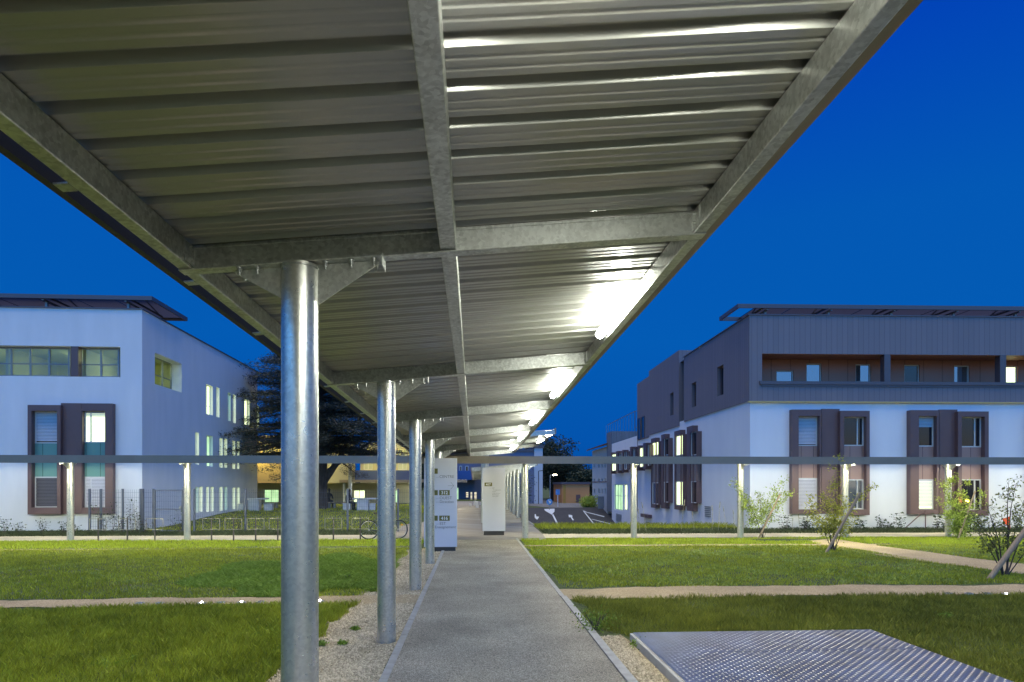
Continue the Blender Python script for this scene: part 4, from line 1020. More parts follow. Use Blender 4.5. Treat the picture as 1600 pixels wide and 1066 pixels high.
# ------------------------------------------------------------------ bicycle
def bicycle(p, rz):
    e = empty('bicycle', p, rz); tag(e, 'parked bicycle half hidden behind the second post', 'bicycle')
    M_TYRE = mat('tyre', (.02, .02, .02), .8); M_RIM = mat('rim', (.5, .5, .5), .3, .9); M_FR = mat('bike_frame', (.04, .05, .07), .35, .3)
    r = .335
    for x in (-.52, .52):
        mb = MB(); mb.ring((x, 0, r + .02), r, 'y', .018, 32, 6); wh = mb.build('wheel', M_TYRE, e)
        mb = MB(); mb.ring((x, 0, r + .02), r - .028, 'y', .010, 32, 5)
        for k in range(14):
            t = 2 * math.pi * k / 14; mb.tube((x, .02 * (-1) ** k, r + .02), (x + (r - .03) * math.cos(t), 0, r + .02 + (r - .03) * math.sin(t)), .0025, n=4)
        mb.tube((x, -.05, r + .02), (x, .05, r + .02), .03, n=8); mb.build('rim', M_RIM, wh)
    mb = MB()
    A, B, C, D, E_ = (-.52, 0, .355), (-.08, 0, .30), (-.2, 0, .80), (.36, 0, .84), (.52, 0, .355)
    for a_, b_ in ((A, B), (A, C), (B, C), (C, (.38, 0, .78)), (B, (.39, 0, .74)), (D, E_)): mb.tube(a_, b_, .017, n=8)
    mb.build('frame', M_FR, e)
    mb = MB(); mb.tube(D, (.33, 0, 1.0), .014, n=8); mb.tube((.33, -.27, 1.02), (.33, .27, 1.02), .013, n=8); mb.build('handlebar', M_FR, e)
    mb = MB(); mb.box(-.36, -.08, -.06, .06, .93, .98); mb.tube((-.2, 0, .8), (-.22, 0, .93), .014, n=6); mb.build('saddle', M_TYRE, e, bevel=.02)
    mb = MB(); mb.ring((-.08, -.06, .30), .09, 'y', .008, 18, 4); mb.tube((-.08, -.07, .30), (-.02, -.07, .14), .01, n=6); mb.tube((-.08, .07, .30), (-.14, .07, .46), .01, n=6); mb.box(-.08, .04, -.15, -.07, .12, .145); mb.build('crank', M_RIM, e)
    mb = MB(); mb.tube((.52 + .13, -.03, .52), (.52 + .13, -.01, .52), .035, n=8); mb.build('reflector', mat('yellow_reflector', (.7, .35, .02), .4), e)
pb = atY(599.5, 757, 24.9)
bicycle((pb.x, 24.9, .01), R(12))
# ------------------------------------------------------------------ picnic tables and stools, on the grass mound
TY = 43.5
def gz(p): return hgt(p.x, p.y)
M_TW = mat('white_concrete', (.62, .60, .60), .7, var=(.68, .66, .66), vscale=4)
for i, (u0, u1, b0, b1) in enumerate(((385, 417, 391, 406), (552, 588, 559, 576))):
    p = atY((u0 + u1) / 2, 757, TY); w_ = (u1 - u0) * TY / FPX; q = atY((b0 + b1) / 2, 757, TY); wb_ = (b1 - b0) * TY / FPX
    g = gz(p); e = empty('picnic_table', (p.x, TY, g)); tag(e, ['white picnic table on the mound left of the near post', 'white picnic table on the mound between the two near posts'][i], 'table', 'picnic tables')
    mb = MB(); mb.box(-w_ / 2, w_ / 2, -.4, .4, .70, .78); mb.build('tabletop', M_TW, e, bevel=.01)
    mb = MB(); mb.box(q.x - p.x - wb_ / 2, q.x - p.x + wb_ / 2, -.3, .3, -.1, .699); mb.build('support', M_TW, e)
for i, (u0, u1) in enumerate(((371, 382), (414, 426), (537, 548), (578, 586))):
    p = atY((u0 + u1) / 2, 757, TY); w_ = (u1 - u0) * TY / FPX
    mb = MB(); mb.box(-w_ / 2, w_ / 2, -.22, .22, -.1, .41); mb.box(-w_ / 2 - .03, w_ / 2 + .03, -.25, .25, .411, .45)
    o = mb.build('stool', M_TW, None, bevel=.01, loc=(p.x, TY, gz(p)))
    tag(o, ['white block stool left of the left picnic table', 'white block stool right of the left picnic table', 'white block stool under the seated person in the courtyard', 'white block stool right of the right picnic table'][i], 'stool', 'block stools')
for i, (u0, u1) in enumerate(((520, 548), (424, 436), (480, 518))):
    p = atY((u0 + u1) / 2, 757, TY + 4); w_ = (u1 - u0) * (TY + 4) / FPX
    e = empty('bench', (p.x, TY + 4, gz(p))); tag(e, ['low dark bench behind the seated person', 'small wooden bench beside the left picnic table', 'low wooden bench behind the fence under the cedar'][i], 'bench')
    mb = MB(); mb.box(-w_ / 2, w_ / 2, -.2, .2, .36, .43); mb.build('seat', M_STAKE, e)
    mb = MB()
    for s in (-1, 1): mb.box(s * (w_ / 2 - .15) - .05, s * (w_ / 2 - .15) + .05, -.18, .18, -.1, .359)
    mb.build('leg', M_GREYF, e)
# ------------------------------------------------------------------ seated people (small, far, in dark clothes)
def person(loc, rz, label, top=(.02, .02, .03), seat=.45):
    V = [((0, 0, seat + .06), .15), ((0, -.02, seat + .28), .145), ((0, -.07, seat + .5), .17), ((0, -.11, seat + .60), .07), ((0, -.15, seat + .70), .085), ((0, -.16, seat + .80), .095), ((0, -.15, seat + .86), .06)]
    Eg = [(0, 1), (1, 2), (2, 3), (3, 4), (4, 5), (5, 6)]
    for s in (-1, 1):
        n = len(V)
        V += [((s * .19, -.09, seat + .50), .06), ((s * .25, -.2, seat + .26), .05), ((s * .14, -.40, seat + .24), .038), ((s * .11, -.47, seat + .25), .035)]
        Eg += [(2, n), (n, n + 1), (n + 1, n + 2), (n + 2, n + 3)]
        n = len(V)
        V += [((s * .11, -.06, seat + .05), .09), ((s * .13, -.44, seat + .05), .07), ((s * .13, -.42, .12), .05), ((s * .13, -.44, .05), .045), ((s * .14, -.60, .035), .035)]
        Eg += [(0, n), (n, n + 1), (n + 1, n + 2), (n + 2, n + 3), (n + 3, n + 4)]
    me = bpy.data.meshes.new('person'); me.from_pydata([v for v, r in V], Eg, []); me.update()
    m1 = mat('dark_clothes', top, .9); me.materials.append(m1)
    o = bpy.data.objects.new('person', me); COL.objects.link(o)
    sk = o.modifiers.new('skin', 'SKIN')
    for i, (v, r) in enumerate(V): me.skin_vertices[0].data[i].radius = (r, r)
    me.skin_vertices[0].data[0].use_root = True
    sb = o.modifiers.new('sub', 'SUBSURF'); sb.levels = 1; sb.render_levels = 2
    o.location = loc; o.rotation_euler = (0, 0, rz); tag(o, label, 'person')
    mb = MB()
    for k in range(8):
        t0 = k * math.pi / 8
    mb.ring((0, -.14, seat + .83), .062, 'z', .045, 12, 6); mb.tube((0, -.14, seat + .82), (0, -.13, seat + .93), .07, .03, n=10)
    mb.build('hair', mat('dark_hair', (.02, .014, .01), .8), o)
    mb = MB(); mb.add([(s * .05, -.245, z) for s in (-1, 1) for z in (seat + .70, seat + .82)], [(0, 1, 3, 2)])
    mb.tube((0, -.235, seat + .765), (0, -.262, seat + .75), .012, n=6); mb.build('face', mat('skin', (.35, .2, .14), .6), o)
    return o
p = atY(542.5, 757, TY); person((p.x, TY, gz(p)), R(75), 'person in dark clothes sitting at the right picnic table')
p = atY(513, 757, TY + 4); person((p.x, TY + 4, gz(p)), R(170), 'person in dark clothes sitting on a low bench under the cedar', (.03, .03, .03))
# ------------------------------------------------------------------ street things on the road side
def pole_at(u, v, Y): p = atY(u, v, Y); return Vector((p.x, Y, 0))
p = pole_at(859.5, 757, 78); zl = atY(865, 742.5, 78)
e = empty('street_lamp', (p.x, 78, -.39)); tag(e, 'slim lit street lamp before the dark trees by the road', 'street lamp')
mb = MB(); mb.tube((0, 0, 0), (0, 0, zl.z + .39), .07, .05, n=8); mb.tube((0, 0, zl.z + .36), (zl.x - p.x, 0, zl.z + .45), .03, n=6); mb.build('pole', M_GREYF, e)
mb = MB(); mb.tube((zl.x - p.x - .1, 0, zl.z + .40), (zl.x - p.x + .35, 0, zl.z + .42), .045, n=8); mb.build('lamp_head', mat('street_lamp_glow', (1, .9, .7), .4, emit=(1, .9, .66), estr=90), e)
p = atY(841.5, 757, 82); e = empty('lamp_pole', (p.x, 82, -.39)); tag(e, 'thin unlit pole in front of the pale end wall', 'pole')
mb = MB(); mb.tube((0, 0, 0), (0, 0, 4), .05, n=8); mb.build('pole', M_BLACKP, e); mb = MB(); mb.tube((0, 0, 4), (.5, 0, 4.05), .05, n=6); mb.build('lamp_head', M_BLACKP, e)
M_BLUES = mat('blue_sign', (.10, .30, .70), .4); 
p = G(858.5, 795.5, -.39); e = empty('road_sign', (p.x, p.y, -.45)); tag(e, 'round blue traffic sign beside the ramp', 'sign')
k = p.y / FPX
mb = MB(); mb.tube((0, 0, 0), (0, 0, .5), .04, n=6); mb.build('pole', M_GREYF, e)
mb = MB(); mb.tube((0, -.05, .75), (0, -.02, .75), .30, n=20); mb.build('sign_disc', M_BLUES, e)
mb = MB(); mb.tube((-.12, -.056, .9), (.1, -.056, .64), .035, n=5); mb.tube((.1, -.056, .64), (.1, -.056, .8), .03, n=5); mb.tube((.1, -.056, .64), (-.06, -.056, .64), .03, n=5); mb.build('arrow', M_WHITEI, e)
p = G(871.5, 792.5, -.39); e = empty('road_sign', (p.x, p.y, -.39)); tag(e, 'square blue sign on a white post by the road', 'sign')
mb = MB(); mb.tube((0, 0, 0), (0, 0, 1.75), .05, n=8); mb.build('pole', M_WHITEP, e); mb = MB(); mb.box(-.22, .22, -.05, -.02, 1.3, 1.85); mb.build('sign_plate', M_BLUES, e)
# small fence by the old building
a_ = G(934.5, 795, -.39); b_ = G(949, 796, -.39)
e = empty('picket_fence', (a_.x, a_.y, -.39)); tag(e, 'short grey picket fence at the foot of the old building', 'fence')
mb = MB(); n = 16
for i in range(n + 1): x = (b_.x - a_.x) * i / n; mb.box(x - .02, x + .02, -.02, .02, 0, 1.2)
mb.box(0, b_.x - a_.x, -.03, -.021, .9, .95); mb.box(0, b_.x - a_.x, -.03, -.021, .2, .25); mb.build('pickets', M_GREYF, e)
# litter bins / bollard seen between the signs
for i, (u, v, h) in enumerate(((745.5, 794, 10), (735, 791, 4.5), (742, 790, 7), (751, 789, 4))):
    p = G(u, v); k = p.y / FPX
    mb = MB(); mb.box(-2.2 * k, 2.2 * k, -.15, .15, 0, h * k); o = mb.build('block_seat' if i else 'information_board', M_TW, None, bevel=.02, loc=(p.x, p.y, .01))
    tag(o, ['white upright information board near the far canopy end', 'low white block left of the far information board', 'taller white block behind the far information board', 'small white block right of the far information board'][i], 'board' if i == 0 else 'block')
# added globe on a pole, standing in for an orange streetlamp's window reflection
p = atY(1511, 783, 28.9)
e = empty('orange_reflection_globe', (p.x, 28.9, 0)); tag(e, 'small glowing orange globe added for a streetlamp reflection, behind the third sapling', 'lamp')
mb = MB(); mb.tube((0, 0, 0), (0, 0, p.z - .05), .018, n=8); mb.build('pole', M_GREYF, e)
mb = MB(); mb.ring((0, 0, p.z), .03, 'z', .035, 12, 8); mb.build('globe', mat('orange_glow', (1, .6, .2), .4, emit=(1, .50, .06), estr=60), e)
# orange utility box
a0 = atY(1568, 833, 28.3); e = empty('marker_flag', (a0.x, 28.3, 0)); tag(e, 'bright orange plastic marker hanging behind the rightmost sapling', 'marker')
M_ORG = mat('orange_plastic', (.85, .10, .015), .45)
mb = MB(); zz = atY(1575, 811, 28.3).z
mb.add([(0, 0, zz + .02), (.26, 0, zz + .10), (.34, .03, zz - .12), (.33, .03, zz - .42), (.25, 0, zz - .30), (.05, -.03, zz - .2), (0, .06, zz), (.26, .06, zz + .08), (.34, .09, zz - .14), (.33, .09, zz - .44), (.25, .06, zz - .32), (.05, .03, zz - .22)],
       [(0, 1, 2, 3, 4, 5), (6, 11, 10, 9, 8, 7)] + [(i, (i + 1) % 6, 6 + (i + 1) % 6, 6 + i) for i in range(6)]); mb.build('sheet', M_ORG, e)
mb = MB(); mb.tube((.30, .05, 0), (.30, .05, zz + .1), .015, n=6); mb.build('stake', M_STAKE, e)
# handrail by the right bed
a0 = atY(1411, 827, 28.6); b0 = atY(1446, 797, 28.6)
e = empty('hand_rail', (a0.x, 28.6, 0)); tag(e, 'thin sloping metal handrail under the lit blind window', 'handrail')
mb = MB(); mb.tube((0, 0, .02), (b0.x - a0.x, 0, b0.z), .022, n=6); mb.tube((b0.x - a0.x, 0, 0), (b0.x - a0.x, 0, b0.z), .022, n=6); mb.build('rail', M_BROWN, e)
# ground spotlights in the sandy path
M_SPOT = mat('spot_glow', (1, 1, 1), .3, emit=(.9, .93, 1), estr=45)
M_SPOFF = mat('spot_lens', (.5, .5, .5), .15, .6)
for i, (u, v, lit) in enumerate(((219, 942, 0), (249, 942, 0), (315, 942, 1), (345, 941, 0), (377, 941, 1), (407, 940, 0), (500, 939, 1), (1482, 927, 0), (1514, 927, 0), (1543, 927, 0), (1572, 928, 1))):
    p = G(u, v, .02); e = empty('ground_light', (p.x, p.y, .010))
    side = 'left' if u < 700 else 'right'
    tag(e, {315: 'starry lit ground light in the left sandy path, farthest left lit one', 377: 'second lit ground light in the left sandy path', 500: 'lit ground light just right of the nearest post', 1572: 'lit ground light in the sandy path at far right'}.get(u, 'unlit ground light disc in the %s sandy path' % side + (', ' + ['first', 'second', '', 'third', '', 'fourth', '', 'first', 'second', 'third', ''][i] + ' unlit one from left')), 'ground light', 'ground lights set in the sandy paths')
    mb = MB(); mb.tube((0, 0, -.01), (0, 0, .012), .075, n=20); mb.build('ring', M_GALV, e)
    mb = MB(); mb.tube((0, 0, .0121), (0, 0, .018 if not lit else .03), .045 if not lit else .018, n=16); mb.build('lens', M_SPOT if lit else M_SPOFF, e)
# ------------------------------------------------------------------ vegetation
def leafcloud(name, C, size, m, parent, flat=.0, aspect=.55, rng=RNG, tone=None):
    """one small quad per centre"""
    n = len(C); C = np.asarray(C)
    d = rng.normal(size=(n, 3)); 
    if flat: d[:, 2] *= (1 - flat)
    d /= np.linalg.norm(d, axis=1)[:, None] + 1e-9
    e = rng.normal(size=(n, 3)); 
    if flat: e[:, 2] *= (1 - flat)
    e -= d * (e * d).sum(1)[:, None]; e /= np.linalg.norm(e, axis=1)[:, None] + 1e-9
    s = size * rng.uniform(.6, 1.3, n)[:, None]
    V = np.empty((n, 4, 3)); V[:, 0] = C - d * s; V[:, 1] = C + e * s * aspect; V[:, 2] = C + d * s; V[:, 3] = C - e * s * aspect
    t = rng.uniform(0, 1, n) if tone is None else tone
    return np_mesh(name, V.reshape(-1, 3), 4, m, parent, attr=t)
def wander(p, d, length, n, up=0.0, jit=.15, rng=random):
    pts = [Vector(p)]; d = Vector(d).normalized()
    for i in range(n):
        d = (d + Vector((rng.uniform(-jit, jit), rng.uniform(-jit, jit), rng.uniform(-jit, jit) + up))).normalized()
        pts.append(pts[-1] + d * (length / n))
    return pts
# ---- cedar
def cedar(base, H, label):
    e = empty('cedar_tree', base); tag(e, label, 'tree')
    rd = random.Random(5); rg = np.random.default_rng(5)
    tr = MB(); C = []
    tr.path([(0, 0, -.3), (.05, 0, 1.2), (.1, 0, 3), (0, .1, 6), (0, 0, H * .75), (0, 0, H)], [.55, .42, .38, .3, .16, .04], n=10)
    forks = [((.1, 0, 1.6), (.7, .1, 1.0), 6, .26), ((.05, 0, 1.8), (.35, -.3, 1.5), 7, .24), ((0, 0, 2.0), (-.25, .1, 1.6), 7, .22), ((.1, 0, 2.2), (1.3, 0, .8), 5.5, .17)]
    for (p, d, l, r) in forks:
        pts = wander(p, d, l, 6, .05, .12, rd); tr.path(pts, [r * (1 - i / 8) for i in range(7)], n=7)
    trunk = tr.build('trunk', M_BARK, e, recalc=False)
    lb = MB()
    nl = 190
    for i in range(nl):
        z = 3.4 + (H - 3.6) * (i / nl) ** 1.0
        f = (z - 3.0) / (H - 3.0)
        Lr = 7.1 * max(.12, (1 - f ** 2.2)) * rd.uniform(.65, 1.1)
        if z < 4.4: Lr *= .95
        a = i * 2.399 + rd.uniform(-.4, .4)
        d = Vector((math.cos(a), math.sin(a), rd.uniform(-.02, .22)))
        pts = wander((0, 0, z), d, Lr, 8, -.035, .07, rd)
        lb.path(pts, [.085 * (1 - k / 9.5) * (1.2 - f) + .01 for k in range(9)], n=4)
        for k in range(2, 9):
            c = pts[k]; wd = .95 * (1 - abs(k - 5.5) / 6.5)
            side = Vector((-d.y, d.x, 0)).normalized()
            for s in range(int(5)):
                q = c + side * rd.uniform(-wd, wd) + d * rd.uniform(-.4, .4) + Vector((0, 0, rd.uniform(-.14, .14)))
                m_ = 34
                g = rg.normal(size=(m_, 3)) * np.array([.28, .28, .09]) + np.array(q)
                C.append(g)
    lb.build('limbs', M_BARK, e, recalc=False)
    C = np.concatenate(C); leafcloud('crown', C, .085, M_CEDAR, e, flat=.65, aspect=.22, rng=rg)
    return e
p = atY(500, 757, 46)
cedar((p.x, 46, .36), 12.2, 'big dark spreading cedar before the yellow lit courtyard')
def tree(base, H, Rr, label, seed, m=M_DARKLEAF, trunkh=.3, leaf=.16, n=9000, squash=1.0, group='trees behind the buildings', name='broad_tree'):
    e = empty(name, base); tag(e, label, 'tree', group)
    rd = random.Random(seed); rg = np.random.default_rng(seed)
    tr = MB(); tr.path([(0, 0, -.3), (.1, 0, H * .3), (0, .1, H * .6), (0, 0, H * .85)], [.3, .22, .14, .04], n=8)
    blobs = []
    for i in range(26):
        z = H * (trunkh + (1 - trunkh) * rd.random()); f = (z / H - trunkh) / (1 - trunkh)
        rr = Rr * math.sqrt(max(.05, 1 - (2 * f - .8) ** 2 * .7)) * rd.uniform(.3, .8); a = rd.uniform(0, 6.28)
        q = Vector((rr * math.cos(a), rr * math.sin(a), min(z, H * .93))); blobs.append((q, Rr * rd.uniform(.22, .42)))
        tr.path([Vector((0, 0, q.z * .6)), q * .6 + Vector((0, 0, q.z * .3)), q], [.1, .06, .02], n=5)
    tr.build('trunk', M_BARK, e, recalc=False)
    C = []
    for q, r in blobs:
        k = n // len(blobs); g = rg.normal(size=(k, 3)); g /= np.linalg.norm(g, axis=1)[:, None]
        g *= (rg.uniform(.25, 1.0, k) ** .5)[:, None] * r * rg.uniform(.75, 1.15, k)[:, None]; g[:, 2] *= .7 * squash; C.append(g + np.array(q))
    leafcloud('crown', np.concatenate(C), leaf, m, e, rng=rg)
for i, (u, Y, vt, r, lab) in enumerate(((862, 100, 688, 5.5, 'broad dark tree rising above the crossing canopy right of the lamps'), (884, 108, 722, 5.0, 'dark tree behind the orange garage'), (842, 112, 700, 5.5, 'dark tree behind the pale end wall'),
                                        (918, 96, 738, 3.2, 'rounded dark tree just left of the old building'), (905, 125, 745, 4, 'low dark tree above the garage roof'), (68, 48, 449, 1.9, 'tree tip showing above the left roof'),
                                        (655, 88, 700, 4.5, 'dark tree behind the left sign panel'), (700, 120, 725, 5, 'dark tree behind the blue building'))):
    p = atY(u, 757, Y); z = atY(u, vt, Y).z
    tree((p.x, Y, -.4 if u > 800 else 0), z + (.4 if u > 800 else 0), r, lab, 20 + i)
# bushes beside the old building and small trees by the far canopy
def bush(p, h, r, label, seed, m=M_LEAFD, leaf=.05, n=1200, name='shrub', group=None):
    e = empty(name, p); tag(e, label, 'shrub', group); rd = random.Random(seed); rg = np.random.default_rng(seed)
    st = MB(); C = []
    for i in range(9):
        a = rd.uniform(0, 6.28); pts = wander((0, 0, 0), (math.cos(a) * .5 * r, math.sin(a) * .5 * r, h), h * rd.uniform(.6, 1.05), 4, 0, .12, rd)
        st.path(pts, [.012, .01, .008, .006, .003], n=4)
        for q in pts[1:]: C.append(rg.normal(size=(n // 36, 3)) * np.array([r * .3, r * .3, h * .13]) + np.array(q))
    st.build('stems', M_BARK, e, recalc=False)
    C = np.concatenate(C); C = C[C[:, 2] > .01]; leafcloud('leaves', C, leaf, m, e, rng=rg)
    return e
p = G(921, 793, -.39); bush((p.x, p.y, -.39), 1.1, 1.1, 'yellowish shrub at the corner of the old building', 3, M_LEAF, .10, 2500)
p = atY(820, 757, 62); e_ = bush((p.x, 62, .0), 3.6, 1.0, 'slender young tree growing behind the far railing', 9, M_LEAFD, .06, 1500, 'young_tree')
# ---- saplings with stakes
def sapling(base, stems, label, leafsize, nl, m, seed, rad=.011, group='staked saplings on the right lawn'):
    e = empty('sapling', base); tag(e, label, 'sapling', group); rd = random.Random(seed); rg = np.random.default_rng(seed)
    st = MB(); C = []
    for (tx, tz, b) in stems:
        T = Vector((tx, rd.uniform(-.45, .45), tz)); s = Vector((rd.uniform(-.05, .05), rd.uniform(-.05, .05), -.03))
        mid = s.lerp(T, .45) + Vector((tx * -.12, 0, .05)); pts = [s, s.lerp(mid, .5), mid, mid.lerp(T, .5) + Vector((rd.uniform(-.06, .06), rd.uniform(-.06, .06), 0)), T]
        r0 = rad * b; st.path(pts, [r0, r0 * .8, r0 * .6, r0 * .4, r0 * .15], n=5)
        for k in range(15):
            f = rd.uniform(.36, 1.0); i = min(3, int(f * 4)); q = pts[i].lerp(pts[i + 1], f * 4 - i if f < 1 else 1)
            a = rd.uniform(0, 6.28); l = rd.uniform(.12, .42) * (1.2 - f * .5)
            tw = wander(q, (math.cos(a), math.sin(a), rd.uniform(-.1, .8)), l, 3, 0, .25, rd); st.path(tw, [.004, .0035, .003, .0015], n=3)
            for w3 in tw[1:]:
                C.append(rg.normal(size=(int(nl * 2), 3)) * .065 + np.array(w3))
    st.build('stems', M_BARK, e, recalc=False)
    leafcloud('leaves', np.concatenate(C), leafsize, m, e, rng=rg, aspect=.5)
    return e
def stake(u0, v0, u1, v1, label, r=.032, z=0):
    a = G(u0, v0); k = (a.y) ; b = atY(u1, v1, a.y - .15); b.x += 0
    mb = MB(); b2 = b - a; mb.tube(-b2 * .04, b2, r, r * .95, n=10)
    o = mb.build('wooden_stake', M_STAKE, None, loc=a); tag(o, label, 'stake', 'wooden tree stakes')
p = G(1191, 841); sapling(p, [(-1.22, 2.15, 1), (-.85, 1.6, .8), (-.5, 1.45, .9), (-.1, 1.75, .9), (.35, 1.9, 1), (.75, 2.1, 1), (.95, 1.7, .7), (.15, 1.3, .7), (-.7, 1.15, .7)], 'V shaped young sapling left of the others on the right lawn', .040, 3, M_LEAF, 1)
stake(1185, 842, 1219, 772, 'wooden stake leaning through the leftmost sapling')
p = G(1302, 861); sapling(p, [(-.55, 1.6, 1), (-.25, 1.75, 1), (0, 1.5, .8), (.15, 2.1, 1.1), (.42, 2.85, 1), (.75, 1.5, .9), (1.4, 2.0, .6), (-.85, 1.15, .7), (.6, 1.0, .7), (.3, 1.3, .8), (-.35, 1.0, .7)], 'sapling with yellowing leaves where the curved path begins', .036, 3, leafmat('yellowing_leaves', (.20, .24, .02), (.62, .58, .09), .4), 2, .014)
stake(1291, 864, 1344, 770, 'wooden stake leaning through the yellowing sapling', .04)
p = G(1500, 841); sapling(p, [(-.7, 2.0, 1), (-.35, 2.5, 1), (0, 2.1, 1.1), (.3, 2.2, .9), (.6, 1.7, .9), (-.9, 1.5, .8), (.1, 1.2, .7), (-.2, .9, .7), (.35, .8, .7)], 'bushy sapling in front of the right canopy post', .042, 4, M_LEAF, 3)
bush((p.x + .05, p.y, 0), .75, .55, 'low leafy shrub at the foot of the bushy sapling', 33, M_LEAF, .04, 1100)
stake(1497, 842, 1524, 767, 'wooden stake leaning through the bushy sapling', .03)
p = G(1570, 899); sapling(p, [(-.62, 1.62, 1.3), (-1.0, 1.35, 1.0), (-.5, 1.1, 1.0), (.05, 2.1, 1.4), (.35, 2.0, 1.3), (.75, 1.75, 1.2), (-.15, 1.25, 1), (.9, 1.1, .9), (1.0, 2.2, 1)], 'nearest sapling by the curved path at right edge', .034, 2, leafmat('dull_leaves', (.07, .09, .025), (.22, .25, .06), .35), 4, .016)
stake(1546, 905, 1604, 826, 'thick wooden stake crossing the nearest sapling', .055)
# ---- bed plants along both buildings
rd = random.Random(77)
names = ['at the left end', 'under the left jamb', 'beneath the first window', 'under the brown panel', 'beneath the second window', 'left of the second window pair', 'midway between the pairs', 'beside the handrail', 'beyond the handrail', 'under the last window', 'at the right edge']
for i, u in enumerate((1228, 1258, 1262, 1345, 1376, 1407, 1390, 1464, 1478, 1530, 1590)):
    p = atY(u, 757, 29.0 - .2 * (i % 2)); h = [.85, .6, .45, .55, .75, .85, .3, .8, .35, .5, .7][i]
    e_ = empty('young_shrub', (p.x, p.y, 0)); tag(e_, 'thin dark shrub against the right wall, ' + names[i], 'shrub', 'young shrubs along the right wall')
    st = MB(); C = []
    for k in range(3):
        pts = wander((0, 0, 0), (rd.uniform(-.4, .4), 0, 1), h * rd.uniform(.6, 1), 6, 0, .12, rd); st.path(pts, [.012 - .0015 * j for j in range(7)], n=4)
        for q in pts[1:]:
            for s in (-1, 1):
                t = q + Vector((s * rd.uniform(.06, .2), rd.uniform(-.05, .05), rd.uniform(-.02, .06))); st.tube(q, t, .004, .002, n=3); C += [tuple(t), tuple(q.lerp(t, .6))]
    st.build('stems', M_BARK, e_, recalc=False); leafcloud('leaves', np.array(C), .055, M_LEAFD, e_, flat=.3)
for i, u in enumerate((8, 28, 66, 100, 118, 163, 176, 190, 207, 214, 228, 281, 375)):
    onf = u > 140; p = atY(u, 757, 28.75 if onf else 28.4); h = [.9, .5, .7, .6, .55, 1.35, 1.5, .8, 1.55, 1.2, .7, 1.2, 1.0][i]
    e_ = empty('climbing_plant' if onf else 'young_shrub', (p.x, p.y, 0))
    tag(e_, ('sparse climber on the mesh fence, %s from left' % ['first', 'second', 'third', 'fourth', 'fifth', 'sixth', 'seventh', 'last'][i - 5]) if onf else 'thin dark shrub against the left wall, %s from left' % ['first', 'second', 'third', 'fourth', 'fifth'][i], 'plant', 'plants along the left wall and fence')
    st = MB(); C = []
    for k in range(3):
        pts = wander((0, 0, 0), (rd.uniform(-.35, .35), 0, 1), h * rd.uniform(.6, 1), 7, 0, .22, rd); st.path(pts, [.01 - .001 * j for j in range(8)], n=4)
        for q in pts[1:]:
            for s in (-1, 1):
                t = q + Vector((s * rd.uniform(.05, .16), rd.uniform(-.04, .04), rd.uniform(-.04, .06))); st.tube(q, t, .004, .002, n=3); C += [tuple(t)]
    st.build('stems', M_BARK, e_, recalc=False); leafcloud('leaves', np.array(C), .045, M_LEAFD, e_)
# dry stalks by the right building
for i, u in enumerate((1000, 1010, 1064, 1085, 1113, 1136, 1122, 1148, 1250, 1238)):
    p = atY(u, 757, 28.2 + .1 * (i % 3)); h = [1.0, 1.3, 1.4, .9, 1.15, 1.1, 1.3, .95, .8, .6][i]
    pts = wander((0, 0, -.02), (rd.uniform(-.12, .12), 0, 1), h, 5, 0, .05, rd); mb = MB(); mb.path(pts, [.010, .009, .008, .007, .006, .005], n=4); mb.tube(pts[-2], pts[-1], .018, .012, n=5)
    for k in range(3): q = pts[k + 1]; mb.tube(q, q + Vector((rd.uniform(-.15, .15), 0, .12)), .004, .002, n=3)
    o = mb.build('dry_stalk', M_STALK, None, recalc=False, loc=(p.x, p.y, 0)); tag(o, 'tall pale dry stalk in the right bed, %s from left' % ['first', 'second', 'third', 'fourth', 'fifth', 'seventh', 'sixth', 'eighth', 'tenth', 'ninth'][i], 'plant', 'dry stalks in the right bed')

# ---- grass
def sn(x, y, s):
    return (np.sin(x * .9 * s + 1.3) * np.cos(y * 1.1 * s + .7) + .6 * np.sin(x * 2.3 * s + y * 1.9 * s) + .4 * np.sin(x * 5.1 * s - y * 4.3 * s + 2)) / 2
def blades(name, x0, x1, y0, y1, dens, h, wd, m, keep=None, label=None, lean=.35, patch=.0, zf=None):
    n = int((x1 - x0) * (y1 - y0) * dens)
    x = RNG.uniform(x0, x1, n); y = RNG.uniform(y0, y1, n)
    a = (x / y)   # drop what is far outside the view
    k = (np.abs(a - .0562) < .95)
    if keep is not None: k &= keep(x, y)
    if patch: k &= (sn(x, y, 1.0) + RNG.uniform(-.8, .8, n)) > -1 + patch
    x, y = x[k], y[k]; n = len(x)
    hs = h * RNG.uniform(.45, 1.25, n) * (1 + .35 * sn(x, y, .8)); ww = wd * RNG.uniform(.6, 1.3, n)
    t = RNG.uniform(0, 2 * np.pi, n); dx, dy = np.cos(t), np.sin(t)
    lx_, ly_ = RNG.normal(0, lean, n) * hs, RNG.normal(0, lean, n) * hs
    z = np.zeros(n) if zf is None else np.array([zf(a_, b_) for a_, b_ in zip(x, y)])
    V = np.empty((n, 4, 3))
    V[:, 0] = np.stack([x - dx * ww, y - dy * ww, z], 1); V[:, 1] = np.stack([x + dx * ww, y + dy * ww, z], 1)
    V[:, 2] = np.stack([x + lx_ * .5 + dx * ww * .55, y + ly_ * .5 + dy * ww * .55, z + hs * .62], 1)
    V[:, 3] = np.stack([x + lx_, y + ly_, z + hs], 1)
    o = np_mesh(name, V.reshape(-1, 3), 4, m, attr=RNG.uniform(0, 1, n) * .6 + .4 * (sn(x, y, .5) * .5 + .5)); tag(o, label, 'grass', kind='stuff'); return o
def edge_l(y): return -1.98 - .05 * np.sin(y * 2.1) - .05 * np.sin(y * 5.3) - .04 * np.sin(y * 11)
